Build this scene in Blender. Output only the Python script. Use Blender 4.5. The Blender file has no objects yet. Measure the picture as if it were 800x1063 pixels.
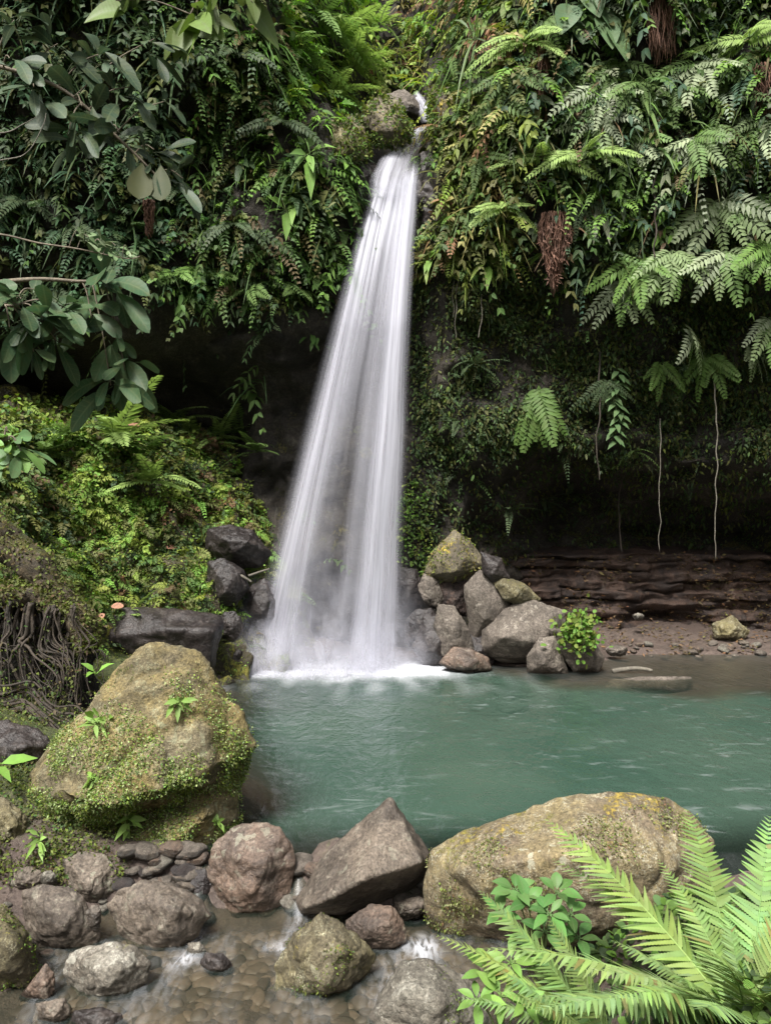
import bpy, bmesh, math, random
import numpy as np
from mathutils import Vector, Matrix, noise
from mathutils.bvhtree import BVHTree

rng = np.random.default_rng(7)
random.seed(7)
scene = bpy.context.scene
COL = scene.collection
CAM_H = 2.8
F = 800.0


def W(px, py, Y):
    """photograph pixel + real distance -> point in the place (camera is level)"""
    return Vector(((px - 400) * Y / F, Y, CAM_H - (py - 531.5) * Y / F))


def tag(o, label=None, cat=None, group=None, kind=None):
    if label: o['label'] = label
    if cat: o['category'] = cat
    if group: o['group'] = group
    if kind: o['kind'] = kind
    return o


def empty(name, loc, label, cat, group=None):
    o = bpy.data.objects.new(name, None)
    o.empty_display_size = 0.1
    COL.objects.link(o)
    o.location = loc
    return tag(o, label, cat, group)


def link_mesh(name, me, mat=None, parent=None):
    o = bpy.data.objects.new(name, me)
    COL.objects.link(o)
    if mat is not None and not me.materials:
        me.materials.append(mat)
    if parent is not None:
        o.parent = parent
    return o


def sstep(a, b, x):
    t = np.clip((np.asarray(x, float) - a) / (b - a), 0, 1)
    return t * t * (3 - 2 * t)


def fbm(p, octv=5, H=0.9):
    return noise.fractal(p, H, 2.1, octv)

# ------------------------------------------------------------------ materials


class NT:
    def __init__(self, name):
        self.m = bpy.data.materials.new(name)
        self.m.use_nodes = True
        self.t = self.m.node_tree
        self.t.nodes.clear()
        self.out = self.t.nodes.new('ShaderNodeOutputMaterial')

    def n(self, kind, **kw):
        nd = self.t.nodes.new('ShaderNode' + kind)
        for k, v in kw.items():
            if k.startswith('i_'):
                key = k[2:].replace('_', ' ')
                nd.inputs[key].default_value = v
            else:
                setattr(nd, k, v)
        return nd

    def l(self, a, b):
        self.t.links.new(a, b)

    def noise(self, vec, scale, detail=4, rough=0.55, dist=0.0):
        nd = self.n('TexNoise', i_Scale=scale, i_Detail=detail, i_Roughness=rough, i_Distortion=dist)
        if vec is not None: self.l(vec, nd.inputs['Vector'])
        return nd.outputs['Fac']

    def ramp(self, fac, a, b, lo=0.0, hi=1.0):
        nd = self.n('MapRange', interpolation_type='SMOOTHSTEP')
        self.l(fac, nd.inputs[0])
        for i, v in enumerate((a, b, lo, hi)):
            nd.inputs[i + 1].default_value = v
        return nd.outputs[0]

    def math(self, op, a, b=None):
        nd = self.n('Math', operation=op)
        for i, v in enumerate((a, b)):
            if v is None: continue
            if isinstance(v, (int, float)): nd.inputs[i].default_value = v
            else: self.l(v, nd.inputs[i])
        return nd.outputs[0]

    def mix(self, fac, a, b, mode='MIX'):
        nd = self.n('Mix', data_type='RGBA', blend_type=mode)
        for s, v in ((nd.inputs[0], fac), (nd.inputs[6], a), (nd.inputs[7], b)):
            if isinstance(v, (int, float)): s.default_value = v
            elif isinstance(v, tuple): s.default_value = (*v, 1)
            else: self.l(v, s)
        return nd.outputs[2]

    def bump(self, h, strength, dist=0.02):
        nd = self.n('Bump', i_Strength=strength, i_Distance=dist)
        self.l(h, nd.inputs['Height'])
        return nd.outputs[0]


def mat_leaf(name, rough=0.45, trans=0.3, veins=False, spec=0.4):
    m = NT(name)
    at = m.n('Attribute', attribute_name='tint')
    oi = m.n('ObjectInfo')
    col = m.mix(1.0, at.outputs['Color'], oi.outputs['Color'], 'MULTIPLY')
    tc = m.n('TexCoord')
    nz = m.noise(tc.outputs['Object'], 9.0, 3)
    col = m.mix(m.ramp(nz, 0.35, 0.75, 0, 0.35), col, (0.09, 0.085, 0.03))
    col = m.mix(1.0, col, (0.97, 1.03, 0.95), 'MULTIPLY')
    sat = m.n('HueSaturation', i_Saturation=0.98); m.l(col, sat.inputs['Color']); col = sat.outputs[0]
    bs = m.n('BsdfPrincipled', i_Roughness=rough)
    bs.inputs['Specular IOR Level'].default_value = spec
    if veins:
        uv = m.n('UVMap', uv_map='UVMap')
        sp = m.n('SeparateXYZ'); m.l(uv.outputs[0], sp.inputs[0])
        au = m.math('ABSOLUTE', sp.outputs[0])
        ph = m.math('SUBTRACT', m.math('MULTIPLY', sp.outputs[1], 62.0), m.math('MULTIPLY', au, 16.0))
        wv = m.math('SINE', ph)
        vein = m.ramp(wv, 0.72, 1.0)
        mid = m.ramp(au, 0.02, 0.07, 1, 0)
        vein = m.math('MAXIMUM', m.math('MULTIPLY', vein, 0.55), mid)
        col = m.mix(m.math('MULTIPLY', vein, 0.30), col, (0.13, 0.16, 0.08))
        m.l(m.bump(wv, 0.05, 0.006), bs.inputs['Normal'])
    m.l(col, bs.inputs['Base Color'])
    tr = m.n('BsdfTranslucent')
    hsv = m.n('HueSaturation', i_Saturation=1.15, i_Value=1.25)
    m.l(col, hsv.inputs['Color']); m.l(hsv.outputs[0], tr.inputs['Color'])
    mx = m.n('MixShader'); mx.inputs[0].default_value = trans
    m.l(bs.outputs[0], mx.inputs[1]); m.l(tr.outputs[0], mx.inputs[2])
    m.l(mx.outputs[0], m.out.inputs[0])
    return m.m


def mat_rock(name, c1, c2, c3, lichen=(0.36, 0.36, 0.27), lich=0.4, moss=(0.10, 0.13, 0.025), mossy=0.3,
             rough=0.85, up=0.5, sc=1.0, bump=0.6, crack=0.18, wet=0.0, k=0.72):
    c1, c2, c3 = (tuple(q * k for q in c) for c in (c1, c2, c3)); lichen = tuple(q * (k + .1) for q in lichen)
    m = NT(name)
    tc = m.n('TexCoord'); oi = m.n('ObjectInfo')
    off = m.n('VectorMath', operation='SCALE'); off.inputs[0].default_value = (37, 19, 53)
    m.l(oi.outputs['Random'], off.inputs['Scale'])
    ad = m.n('VectorMath', operation='ADD')
    m.l(tc.outputs['Object'], ad.inputs[0]); m.l(off.outputs[0], ad.inputs[1])
    v = ad.outputs[0]
    big = m.noise(v, 2.2 * sc, 5, 0.6, 0.3)
    mid = m.noise(v, 8 * sc, 7, 0.65, 0.2)
    fine = m.noise(v, 34 * sc, 5, 0.7)
    spk = m.noise(v, 85 * sc, 3, 0.6)
    col = m.mix(m.ramp(big, 0.36, 0.64), c1, c2)
    col = m.mix(m.ramp(mid, 0.5, 0.68, 0, 0.8), col, c3)
    vor = m.n('TexVoronoi', feature='DISTANCE_TO_EDGE', i_Scale=2.6 * sc)
    wob = m.n('VectorMath', operation='ADD'); m.l(v, wob.inputs[0])
    nc = m.n('TexNoise', i_Scale=3.0 * sc, i_Detail=4); m.l(v, nc.inputs['Vector'])
    m.l(nc.outputs['Color'], wob.inputs[1]); m.l(wob.outputs[0], vor.inputs['Vector'])
    ck = m.ramp(vor.outputs['Distance'], 0.0, 0.035, crack, 0)
    col = m.mix(m.math('MULTIPLY', ck, 0.7), col, tuple(x * 0.35 for x in c2))
    stain = m.noise(v, 1.15 * sc, 6, 0.7, 0.8)
    col = m.mix(m.ramp(stain, 0.5, 0.62, 0, 0.65), col, tuple(x * 0.45 for x in c2))
    col = m.mix(m.ramp(stain, 0.44, 0.34, 0, 0.55), col, tuple(min(1, x * 1.35) for x in c3))
    lm = m.math('MULTIPLY', m.ramp(spk, 0.62 - 0.2 * lich, 0.72 - 0.14 * lich), m.ramp(mid, 0.62 - 0.3 * lich, 0.72))
    lm = m.math('ADD', lm, m.math('MULTIPLY', m.ramp(fine, 0.62, 0.7), m.ramp(big, 0.66 - 0.3 * lich, 0.8)))
    col = m.mix(m.math('MINIMUM', m.math('MULTIPLY', lm, 0.35 + lich * 0.7), 0.9), col, lichen)
    ge = m.n('NewGeometry'); sp = m.n('SeparateXYZ'); m.l(ge.outputs['Normal'], sp.inputs[0])
    n2 = m.noise(v, 3.3 * sc, 6, 0.7, 0.4)
    ms = m.math('ADD', m.math('MULTIPLY', sp.outputs[2], 0.22 * up), n2)
    ms = m.math('ADD', ms, m.math('MULTIPLY', m.math('SUBTRACT', fine, 0.5), 0.5))
    mm = m.ramp(ms, 0.86 - 0.5 * mossy, 0.98 - 0.5 * mossy)
    mcol = m.mix(m.ramp(spk, 0.35, 0.65), tuple(x * 0.45 for x in moss), moss)
    mcol = m.mix(m.ramp(big, 0.4, 0.62, 0, 0.8), mcol, (moss[0] * 1.7, moss[1] * 1.25, moss[2] * 1.2))
    col = m.mix(mm, col, mcol)
    spk2 = m.noise(v, 48 * sc, 6, 0.8)
    gain = m.math('MULTIPLY', m.ramp(fine, 0.3, 0.7, 0.6, 1.3), m.ramp(spk2, 0.36, 0.64, 0.7, 1.3))
    sc_ = m.n('VectorMath', operation='SCALE'); m.l(col, sc_.inputs[0]); m.l(gain, sc_.inputs['Scale'])
    cl = m.noise(v, 13 * sc, 3, 0.5, 0.5)
    crisp = m.math('MULTIPLY', m.ramp(cl, 0.60, 0.63, 0, .25 + .5 * lich), m.ramp(stain, 0.56, 0.40))
    lcol = m.mix(crisp, sc_.outputs[0], lichen)
    bs = m.n('BsdfPrincipled')
    bs.inputs['Specular IOR Level'].default_value = 0.35
    rough_ = m.math('ADD', m.math('MULTIPLY', mm, 0.2), m.ramp(mid, 0.3, 0.7, rough - 0.12, rough))
    if wet:
        # the band the stream splashes stays wet: darker and shinier up to an uneven line
        so = m.n('SeparateXYZ'); m.l(tc.outputs['Object'], so.inputs[0])
        hz = m.math('ADD', so.outputs[2], m.math('MULTIPLY', m.math('SUBTRACT', mid, .5), .22))
        wl = m.ramp(hz, wet, wet + .06, 1, 0)
        wcol = m.n('VectorMath', operation='SCALE'); m.l(lcol, wcol.inputs[0]); wcol.inputs['Scale'].default_value = .38
        lcol = m.mix(wl, lcol, wcol.outputs[0]); rough_ = m.math('SUBTRACT', rough_, m.math('MULTIPLY', wl, .42))
    m.l(lcol, bs.inputs['Base Color'])
    m.l(rough_, bs.inputs['Roughness'])
    h = m.math('ADD', m.math('MULTIPLY', mid, 0.9), m.math('MULTIPLY', fine, 0.35))
    h = m.math('ADD', h, m.math('MULTIPLY', m.math('MULTIPLY', spk, mm), 0.9))
    h = m.math('ADD', h, m.math('MULTIPLY', spk2, 0.25))
    h = m.math('SUBTRACT', h, m.math('MULTIPLY', ck, 0.5))
    m.l(m.bump(h, bump, 0.05), bs.inputs['Normal'])
    m.l(bs.outputs[0], m.out.inputs[0])
    return m.m


def mat_plain(name, c1, c2, scale=6, rough=0.8, bump=0.4, detail=6, stretch=(1, 1, 1)):
    m = NT(name)
    tc = m.n('TexCoord'); mp = m.n('Mapping'); mp.inputs['Scale'].default_value = stretch
    m.l(tc.outputs['Object'], mp.inputs[0])
    a = m.noise(mp.outputs[0], scale, detail, 0.65)
    b = m.noise(mp.outputs[0], scale * 5, 4, 0.6)
    col = m.mix(m.ramp(a, 0.35, 0.65), c1, c2)
    col = m.mix(m.ramp(b, 0.3, 0.8, 0, 0.5), col, tuple(x * 0.5 for x in c1))
    bs = m.n('BsdfPrincipled', i_Roughness=rough)
    m.l(col, bs.inputs['Base Color'])
    m.l(m.bump(m.math('ADD', a, m.math('MULTIPLY', b, 0.4)), bump, 0.04), bs.inputs['Normal'])
    m.l(bs.outputs[0], m.out.inputs[0])
    return m.m


M_LEAF = mat_leaf('leaf', 0.58, 0.3, spec=0.22)
M_HERB = mat_leaf('herb', 0.65, 0.35, spec=0.25)
M_BROAD = mat_leaf('broad_leaf', 0.5, 0.25, veins=True, spec=0.22)
M_STEM = mat_plain('stem_bark', (0.16, 0.13, 0.09), (0.08, 0.065, 0.045), 8, 0.8, 0.4)
M_PALE = mat_plain('pale_bark', (0.15, 0.135, 0.105), (0.08, 0.07, 0.055), 10, 0.8, 0.3)
M_ROOT = mat_plain('root_bark', (0.05, 0.037, 0.026), (0.018, 0.015, 0.011), 7, 0.85, 0.8, stretch=(1, 1, 0.3))
M_MOSSROOT = mat_rock('mossy_bark', (0.10, 0.075, 0.045), (0.055, 0.045, 0.03), (0.13, 0.09, 0.05), lich=0.2,
                      moss=(0.055, 0.06, 0.016), mossy=0.55, up=1.0, sc=2.0, crack=0.2)
M_ROOTMAT = mat_plain('root_mat', (0.20, 0.10, 0.065), (0.09, 0.05, 0.035), 12, 0.9, 0.8, stretch=(1, 1, 0.2))
M_DRY = mat_plain('dry_leaf', (0.33, 0.16, 0.10), (0.20, 0.10, 0.06), 20, 0.7, 0.3)

R_BROWN = mat_rock('rock_brown', (0.18, 0.145, 0.112), (0.105, 0.085, 0.068), (0.22, 0.185, 0.148), lich=0.4, mossy=0.14, rough=0.7, wet=.10)
R_RED = mat_rock('rock_red', (0.175, 0.12, 0.088), (0.10, 0.075, 0.06), (0.21, 0.17, 0.135), lich=0.35, mossy=0.08, rough=0.62, wet=.12)
R_GOLD = mat_rock('rock_gold', (0.27, 0.21, 0.085), (0.18, 0.15, 0.09), (0.30, 0.25, 0.14), lichen=(0.36, 0.38, 0.24), lich=0.6, moss=(0.125, 0.17, 0.035), mossy=0.54, up=-0.3, bump=.95)
R_GOLD2 = mat_rock('rock_gold_flat', (0.25, 0.20, 0.10), (0.17, 0.13, 0.085), (0.26, 0.20, 0.10), lichen=(0.42, 0.41, 0.31), lich=0.75, moss=(0.16, 0.155, 0.035), mossy=0.42, up=0.5)
R_OLIVE = mat_rock('rock_olive', (0.20, 0.17, 0.08), (0.12, 0.10, 0.06), (0.24, 0.21, 0.13), lichen=(0.42, 0.41, 0.28), lich=0.6, moss=(0.14, 0.15, 0.03), mossy=0.42, up=0.3, wet=.08)
R_GREY = mat_rock('rock_grey', (0.20, 0.185, 0.15), (0.14, 0.12, 0.095), (0.27, 0.25, 0.21), lichen=(0.45, 0.44, 0.37), lich=0.6, mossy=0.18, wet=.08)
R_TAN = mat_rock('rock_tan', (0.21, 0.175, 0.145), (0.12, 0.10, 0.08), (0.25, 0.215, 0.175), lichen=(0.40, 0.36, 0.30), lich=0.5, mossy=0.2, sc=0.8, k=.58, wet=.10)
R_WET = mat_rock('rock_wet', (0.075, 0.062, 0.058), (0.04, 0.033, 0.032), (0.11, 0.09, 0.08), lichen=(0.2, 0.19, 0.18), lich=0.2, mossy=0.2, rough=0.42, sc=0.8, k=.52)
R_YELLOWMOSS = mat_rock('rock_yellow_moss', (0.20, 0.17, 0.11), (0.12, 0.10, 0.07), (0.24, 0.2, 0.12), lich=0.3, moss=(0.2, 0.20, 0.035), mossy=0.62, up=0.2)
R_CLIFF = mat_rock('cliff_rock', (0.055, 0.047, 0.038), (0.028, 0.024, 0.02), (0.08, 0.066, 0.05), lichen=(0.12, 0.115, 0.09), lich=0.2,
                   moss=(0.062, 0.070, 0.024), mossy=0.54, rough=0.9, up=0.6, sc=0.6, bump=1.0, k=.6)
R_LEDGE = mat_rock('ledge_rock', (0.13, 0.08, 0.058), (0.055, 0.038, 0.032), (0.18, 0.11, 0.08), lichen=(0.22, 0.19, 0.15), lich=0.2,
                   moss=(0.06, 0.07, 0.02), mossy=0.16, rough=0.8, sc=0.8, bump=0.9, k=.5)
R_BANK = mat_rock('bank_moss', (0.10, 0.085, 0.05), (0.06, 0.05, 0.03), (0.13, 0.11, 0.06), lich=0.1, moss=(0.16, 0.19, 0.04),
                  mossy=0.72, up=0.4, sc=0.9, bump=1.0)

# ------------------------------------------------------------------ leaf meshes


def template(ts, ws, fold=0.12, cross=3):
    """leaf blade as rows across its length; (t, s, h)"""
    V, T, rows = [], [], []
    for t, w in zip(ts, ws):
        if w == 0:
            rows.append([len(V)]); V.append((t, 0, 0))
        else:
            r = []
            for s in ((-1, 0, 1) if cross == 3 else (-1, -0.5, 0, 0.5, 1)):
                r.append(len(V)); V.append((t, s * w, abs(s) * w * fold))
            rows.append(r)
    for a, b in zip(rows[:-1], rows[1:]):
        if len(a) == 1:
            for i in range(len(b) - 1): T.append((a[0], b[i + 1], b[i]))
        elif len(b) == 1:
            for i in range(len(a) - 1): T.append((a[i], a[i + 1], b[0]))
        else:
            for i in range(len(a) - 1):
                T.append((a[i], a[i + 1], b[i + 1])); T.append((a[i], b[i + 1], b[i]))
    return np.array(V, float), np.array(T, int)


T_RHOMB = (np.array([(0, 0, 0), (.42, -.5, .1), (.42, .5, .1), (1, 0, -.05)], float), np.array([(0, 3, 1), (0, 2, 3)], int))
T_LANCE = template([0, .3, .62, 1], [0, .5, .42, 0], 0.25)
T_BLADE = template([0, .15, .4, .7, 1], [0.12, .42, .5, .36, 0], 0.3)
T_OBOV = template([0, .1, .3, .5, .7, .86, .96, 1], [0, .1, .3, .44, .5, .42, .2, 0], 0.18, 5)
T_HEART = template([-.12, 0, .14, .34, .54, .74, .9, 1], [.2, .4, .5, .49, .41, .27, .12, 0], 0.2, 5)
T_ROUND = template([0, .15, .4, .7, .92, 1], [0, .32, .5, .46, .25, 0], 0.15)


def nrm(a):
    return a / np.maximum(np.linalg.norm(a, axis=-1, keepdims=True), 1e-9)


class Acc:
    def __init__(self):
        self.V, self.T, self.C, self.U, self.n = [], [], [], [], 0

    def raw(self, V, T, C, U):
        self.V.append(V); self.T.append(T + self.n); self.C.append(C); self.U.append(U); self.n += len(V)

    def leaves(self, tp, p, d, n, L, Wd, droop, col):
        tv, tt = tp
        p = np.asarray(p, float).reshape(-1, 3); N = len(p)
        bc = lambda a: np.broadcast_to(np.asarray(a, float), (N,))[:, None]
        d = nrm(np.broadcast_to(np.asarray(d, float), (N, 3)))
        n = np.broadcast_to(np.asarray(n, float), (N, 3))
        s = nrm(np.cross(d, n)); n = np.cross(s, d)
        L, Wd, droop = bc(L), bc(Wd), bc(droop)
        t, w, h = tv[:, 0], tv[:, 1], tv[:, 2]
        V = p[:, None] + d[:, None] * (L * t)[..., None] + s[:, None] * (Wd * w)[..., None] + n[:, None] * (Wd * h)[..., None]
        V[..., 2] -= L * droop * (t * t)
        k = len(tv)
        T = (tt[None] + (np.arange(N) * k)[:, None, None]).reshape(-1, 3)
        col = np.broadcast_to(np.asarray(col, float), (N, 3))
        C = np.repeat(col, k, 0)
        U = np.tile(np.stack([w, t], 1), (N, 1))
        self.raw(V.reshape(-1, 3), T, C, U)

    def tube(self, pts, rad, col=(.1, .09, .05), sides=5):
        pts = np.asarray(pts, float); m = len(pts)
        rad = np.broadcast_to(np.asarray(rad, float), (m,))
        tg = nrm(np.gradient(pts, axis=0))
        ref = np.array([0.31, 0.22, 0.9]); ref = ref if abs(tg[m // 2] @ nrm(ref)) < .92 else np.array([1., .1, 0])
        a = nrm(np.cross(tg, ref)); b = np.cross(tg, a)
        th = np.arange(sides) * 2 * math.pi / sides
        V = pts[:, None] + rad[:, None, None] * (a[:, None] * np.cos(th)[None, :, None] + b[:, None] * np.sin(th)[None, :, None])
        V = V.reshape(-1, 3)
        T = []
        for i in range(m - 1):
            for j in range(sides):
                q = (i * sides + j, i * sides + (j + 1) % sides, (i + 1) * sides + (j + 1) % sides, (i + 1) * sides + j)
                T.append((q[0], q[1], q[2])); T.append((q[0], q[2], q[3]))
        e = len(V); V = np.vstack([V, pts[:1], pts[-1:]])
        for j in range(sides):
            T.append((e, (j + 1) % sides, j)); T.append((e + 1, (m - 1) * sides + j, (m - 1) * sides + (j + 1) % sides))
        self.raw(V, np.array(T, int), np.tile(np.asarray(col, float), (len(V), 1)), np.zeros((len(V), 2)))

    def fronds(self, tp, P, D, Nn, L, Wd, pairs, droop, col, angle=62, pw=1.0, prof=None, t0=0.1, pdroop=0.15, jit=0.12, rib=0.0, ribcol=None):
        """a batch of pinnate fronds / leafy sprigs"""
        P = np.asarray(P, float).reshape(-1, 3); M = len(P)
        if M == 0: return
        bc = lambda a: np.broadcast_to(np.asarray(a, float), (M,))[:, None]
        D = nrm(np.broadcast_to(np.asarray(D, float), (M, 3))); Nn = np.broadcast_to(np.asarray(Nn, float), (M, 3))
        L, Wd, droop = bc(L), bc(Wd), bc(droop)
        t = np.linspace(t0, 1.0, pairs)[None]
        z = np.array([0, 0, 1.0])
        C = P[:, None] + D[:, None] * (L * t)[..., None]
        C[..., 2] -= L * droop * t * t
        Tg = nrm(D[:, None] - z * (2 * droop * t)[..., None])
        S = nrm(np.cross(Tg, np.broadcast_to(Nn[:, None], Tg.shape))); Nq = np.cross(S, Tg)
        if prof is None: prof = lambda x: np.clip(1.55 * np.minimum(x * 2.6 + .25, 1) * (1 - x) ** .6 * .75 + .06, 0, 1)
        pl = Wd * prof(t)
        A = math.radians(angle) * (1 - 0.25 * t)
        colb = np.broadcast_to(np.asarray(col, float), (M, 3))
        for sg in (-1, 1):
            d = S * (sg * np.sin(A))[..., None] + Tg * np.cos(A)[..., None] + rng.normal(0, jit, C.shape)
            nn = Nq + rng.normal(0, jit * 1.5, C.shape)
            ln = pl * rng.uniform(1 - jit * 1.2, 1 + jit * .8, pl.shape)
            wd = np.broadcast_to(L / pairs * pw, ln.shape)
            cc = colb[:, None] * rng.uniform(.82, 1.18, ln.shape)[..., None]
            self.leaves(tp, C.reshape(-1, 3), d.reshape(-1, 3), nn.reshape(-1, 3), ln.ravel(), wd.ravel(), pdroop, cc.reshape(-1, 3))
        if rib > 0:
            tt = np.linspace(0, 1, 9)
            for i in range(M):
                pts = P[i] + D[i] * (L[i] * tt)[:, None]; pts[:, 2] -= L[i] * droop[i] * tt * tt
                self.tube(pts, rib * (1.05 - tt), ribcol if ribcol is not None else colb[i] * .9, 4)

    def mesh(self, name, origin=None):
        V = np.concatenate(self.V).astype(np.float32); T = np.concatenate(self.T).astype(np.int32)
        C = np.concatenate(self.C); U = np.concatenate(self.U).astype(np.float32)
        if origin is not None: V = V - np.asarray(origin, np.float32)
        me = bpy.data.meshes.new(name)
        me.vertices.add(len(V)); me.vertices.foreach_set('co', V.ravel())
        me.loops.add(T.size); me.loops.foreach_set('vertex_index', T.ravel())
        me.polygons.add(len(T)); me.polygons.foreach_set('loop_start', np.arange(0, T.size, 3, dtype=np.int32))
        me.polygons.foreach_set('loop_total', np.full(len(T), 3, np.int32))
        ca = me.color_attributes.new('tint', 'FLOAT_COLOR', 'POINT')
        ca.data.foreach_set('color', np.hstack([C, np.ones((len(C), 1))]).astype(np.float32).ravel())
        uv = me.uv_layers.new(name='UVMap')
        uv.data.foreach_set('uv', U[T.ravel()].ravel())
        me.update(calc_edges=True)
        me.polygons.foreach_set('use_smooth', np.ones(len(T), bool))
        me.validate()
        return me


def obj_from_acc(name, acc, mat, parent=None, origin=None):
    me = acc.mesh(name, origin)
    o = link_mesh(name, me, mat, parent)
    if origin is not None and parent is None: o.location = origin
    return o

# leaf colours (albedo)
G_DARK = np.array((.032, .058, .026)); G_MID = np.array((.062, .108, .032)); G_YEL = np.array((.15, .19, .035))
G_BRIGHT = np.array((.11, .20, .035)); OLIVE = np.array((.10, .105, .035)); SAGE = np.array((.17, .20, .135))
BROWN = np.array((.13, .085, .05)); TEAL = np.array((.045, .085, .055)); RUST = np.array((.19, .10, .055)); STRAW = np.array((.28, .23, .09))


def pick(cols, wts, n):
    idx = rng.choice(len(cols), n, p=np.array(wts) / sum(wts))
    c = np.array(cols)[idx] * rng.uniform(.75, 1.25, (n, 1))
    return c * rng.uniform(.92, 1.08, (n, 3))

# ------------------------------------------------------------------ camera, light, sky

cam_d = bpy.data.cameras.new('camera'); cam = bpy.data.objects.new('camera', cam_d); COL.objects.link(cam)
cam.location = (0, 0, CAM_H); cam.rotation_euler = (math.radians(90), 0, 0)
cam_d.sensor_fit = 'HORIZONTAL'; cam_d.sensor_width = 36; cam_d.lens = 36; cam_d.clip_end = 500; cam_d.clip_start = 0.05
scene.camera = cam

SUN_EL, SUN_AZ = math.radians(54), math.radians(203)     # azimuth clockwise from +Y: behind the viewer, a little to the left
sd = bpy.data.lights.new('sun', 'SUN'); sun = bpy.data.objects.new('sun', sd); COL.objects.link(sun)
sd.energy = 3.0; sd.angle = math.radians(16); sd.color = (1, .97, .92)
to_sun = Vector((math.sin(SUN_AZ) * math.cos(SUN_EL), math.cos(SUN_AZ) * math.cos(SUN_EL), math.sin(SUN_EL)))
sun.rotation_euler = to_sun.to_track_quat('Z', 'Y').to_euler()
sun.location = to_sun * 30

wd = bpy.data.worlds.new('World'); scene.world = wd; wd.use_nodes = True
wt = wd.node_tree; wt.nodes.clear()
wo = wt.nodes.new('ShaderNodeOutputWorld'); bg = wt.nodes.new('ShaderNodeBackground'); sky = wt.nodes.new('ShaderNodeTexSky')
sky.sky_type = 'NISHITA'; sky.sun_disc = False; sky.sun_elevation = SUN_EL; sky.sun_rotation = SUN_AZ; sky.dust_density = 4; sky.air_density = 1.0
hs = wt.nodes.new('ShaderNodeHueSaturation'); hs.inputs['Saturation'].default_value = 0.35
wt.links.new(sky.outputs[0], hs.inputs['Color']); wt.links.new(hs.outputs[0], bg.inputs[0]); wt.links.new(bg.outputs[0], wo.inputs[0])
bg.inputs[1].default_value = 0.085
scene.view_settings.view_transform = 'Standard'; scene.view_settings.look = 'None'
scene.view_settings.gamma = 1; scene.view_settings.use_curve_mapping = False
scene.view_settings.exposure = 1.6
scene.render.engine = 'CYCLES'
cy = scene.cycles
cy.max_bounces = 6; cy.diffuse_bounces = 3; cy.glossy_bounces = 3; cy.transmission_bounces = 4; cy.transparent_max_bounces = 24
cy.use_denoising = True

# ------------------------------------------------------------------ cliff

PROF = {   # x : [(z, Y)] depth of the rock face
    -8.0: [(-1, 17), (4.4, 17), (5.0, 16.8), (5.7, 15.8), (6.2, 14.4), (7, 13.8), (8, 13.5), (10, 13.0), (12, 12.6), (14, 12.2), (17, 12.2)],
    -4.0: [(-1, 17), (4.8, 17), (5.4, 16.4), (5.9, 15.0), (6.4, 14.3), (8, 13.8), (10, 13.5), (12, 13.0), (14, 12.2), (17, 11.5)],  # unseen top leans out to shade the left wall below
    -2.2: [(-1, 15.8), (4, 15.9), (5.1, 15.7), (5.7, 14.9), (6.3, 14.4), (8, 14.0), (10, 13.8), (12, 13.7), (14, 13.6), (17, 14)],
    -1.0: [(-1, 15.4), (5, 15.5), (6, 15.2), (7, 14.8), (8, 14.4), (9, 14.15), (10.1, 14.1), (10.5, 14.8), (11.2, 16.2), (12, 17.2), (14, 17.5), (17, 18.5)],
    -0.3: [(-1, 15.3), (5, 15.4), (7, 15.1), (8.4, 14.9), (8.9, 14.6), (9.25, 15.2), (9.6, 16.6), (10.2, 18.0), (12, 18.5), (14, 19), (17, 20)],
    0.55: [(-1, 15.3), (5, 15.3), (7, 15.0), (8.6, 14.8), (9.1, 14.6), (9.35, 15.2), (9.8, 16.8), (10.4, 18.2), (12, 18.5), (14, 19), (17, 20)],
    1.15: [(-1, 15.6), (4, 15.4), (5, 15.0), (6, 14.8), (7, 14.5), (8, 14.3), (9, 14.2), (10.2, 14.3), (10.6, 14.9), (11.4, 16.5), (12, 17.2), (14, 18), (17, 19)],
    2.0: [(-1, 16.2), (2.5, 16.2), (3.5, 15.6), (4.2, 15.1), (5, 14.9), (6, 14.8), (7, 14.4), (8, 14.0), (9, 13.8), (10, 13.7), (11, 14.0), (12, 14.4), (14, 15), (17, 16)],
    4.0: [(-1, 17.6), (1.9, 17.8), (2.4, 18.2), (3.2, 18.0), (3.7, 16.8), (4.1, 15.4), (5, 14.9), (6, 14.8), (6.8, 14.4), (7.3, 13.9), (8.5, 13.5), (10, 13.2), (12, 13), (14, 13), (17, 14)],
    6.0: [(-1, 17.6), (1.9, 17.8), (2.3, 18.5), (2.9, 18.0), (3.3, 16.4), (3.7, 15.2), (5.5, 14.7), (6.4, 14.2), (7, 13.6), (9, 13.2), (12, 12.8), (14, 12.8), (17, 13.5)],
    8.5: [(-1, 17.2), (1.9, 17.4), (2.3, 18), (2.8, 17.5), (3.2, 15.8), (3.7, 14.6), (5.5, 14), (7, 13.2), (9, 12.6), (12, 12.1), (14, 12), (17, 12.5)],
}
PX = sorted(PROF)


def prof_at(k, z):
    a = np.array(PROF[k]); return np.interp(z, a[:, 0], a[:, 1])


def cliff_y(x, z):
    x = min(max(x, PX[0]), PX[-1])
    for a, b in zip(PX[:-1], PX[1:]):
        if x <= b:
            t = (x - a) / (b - a); t = t * t * (3 - 2 * t) * .6 + t * .4
            return prof_at(a, z) * (1 - t) + prof_at(b, z) * t


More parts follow.
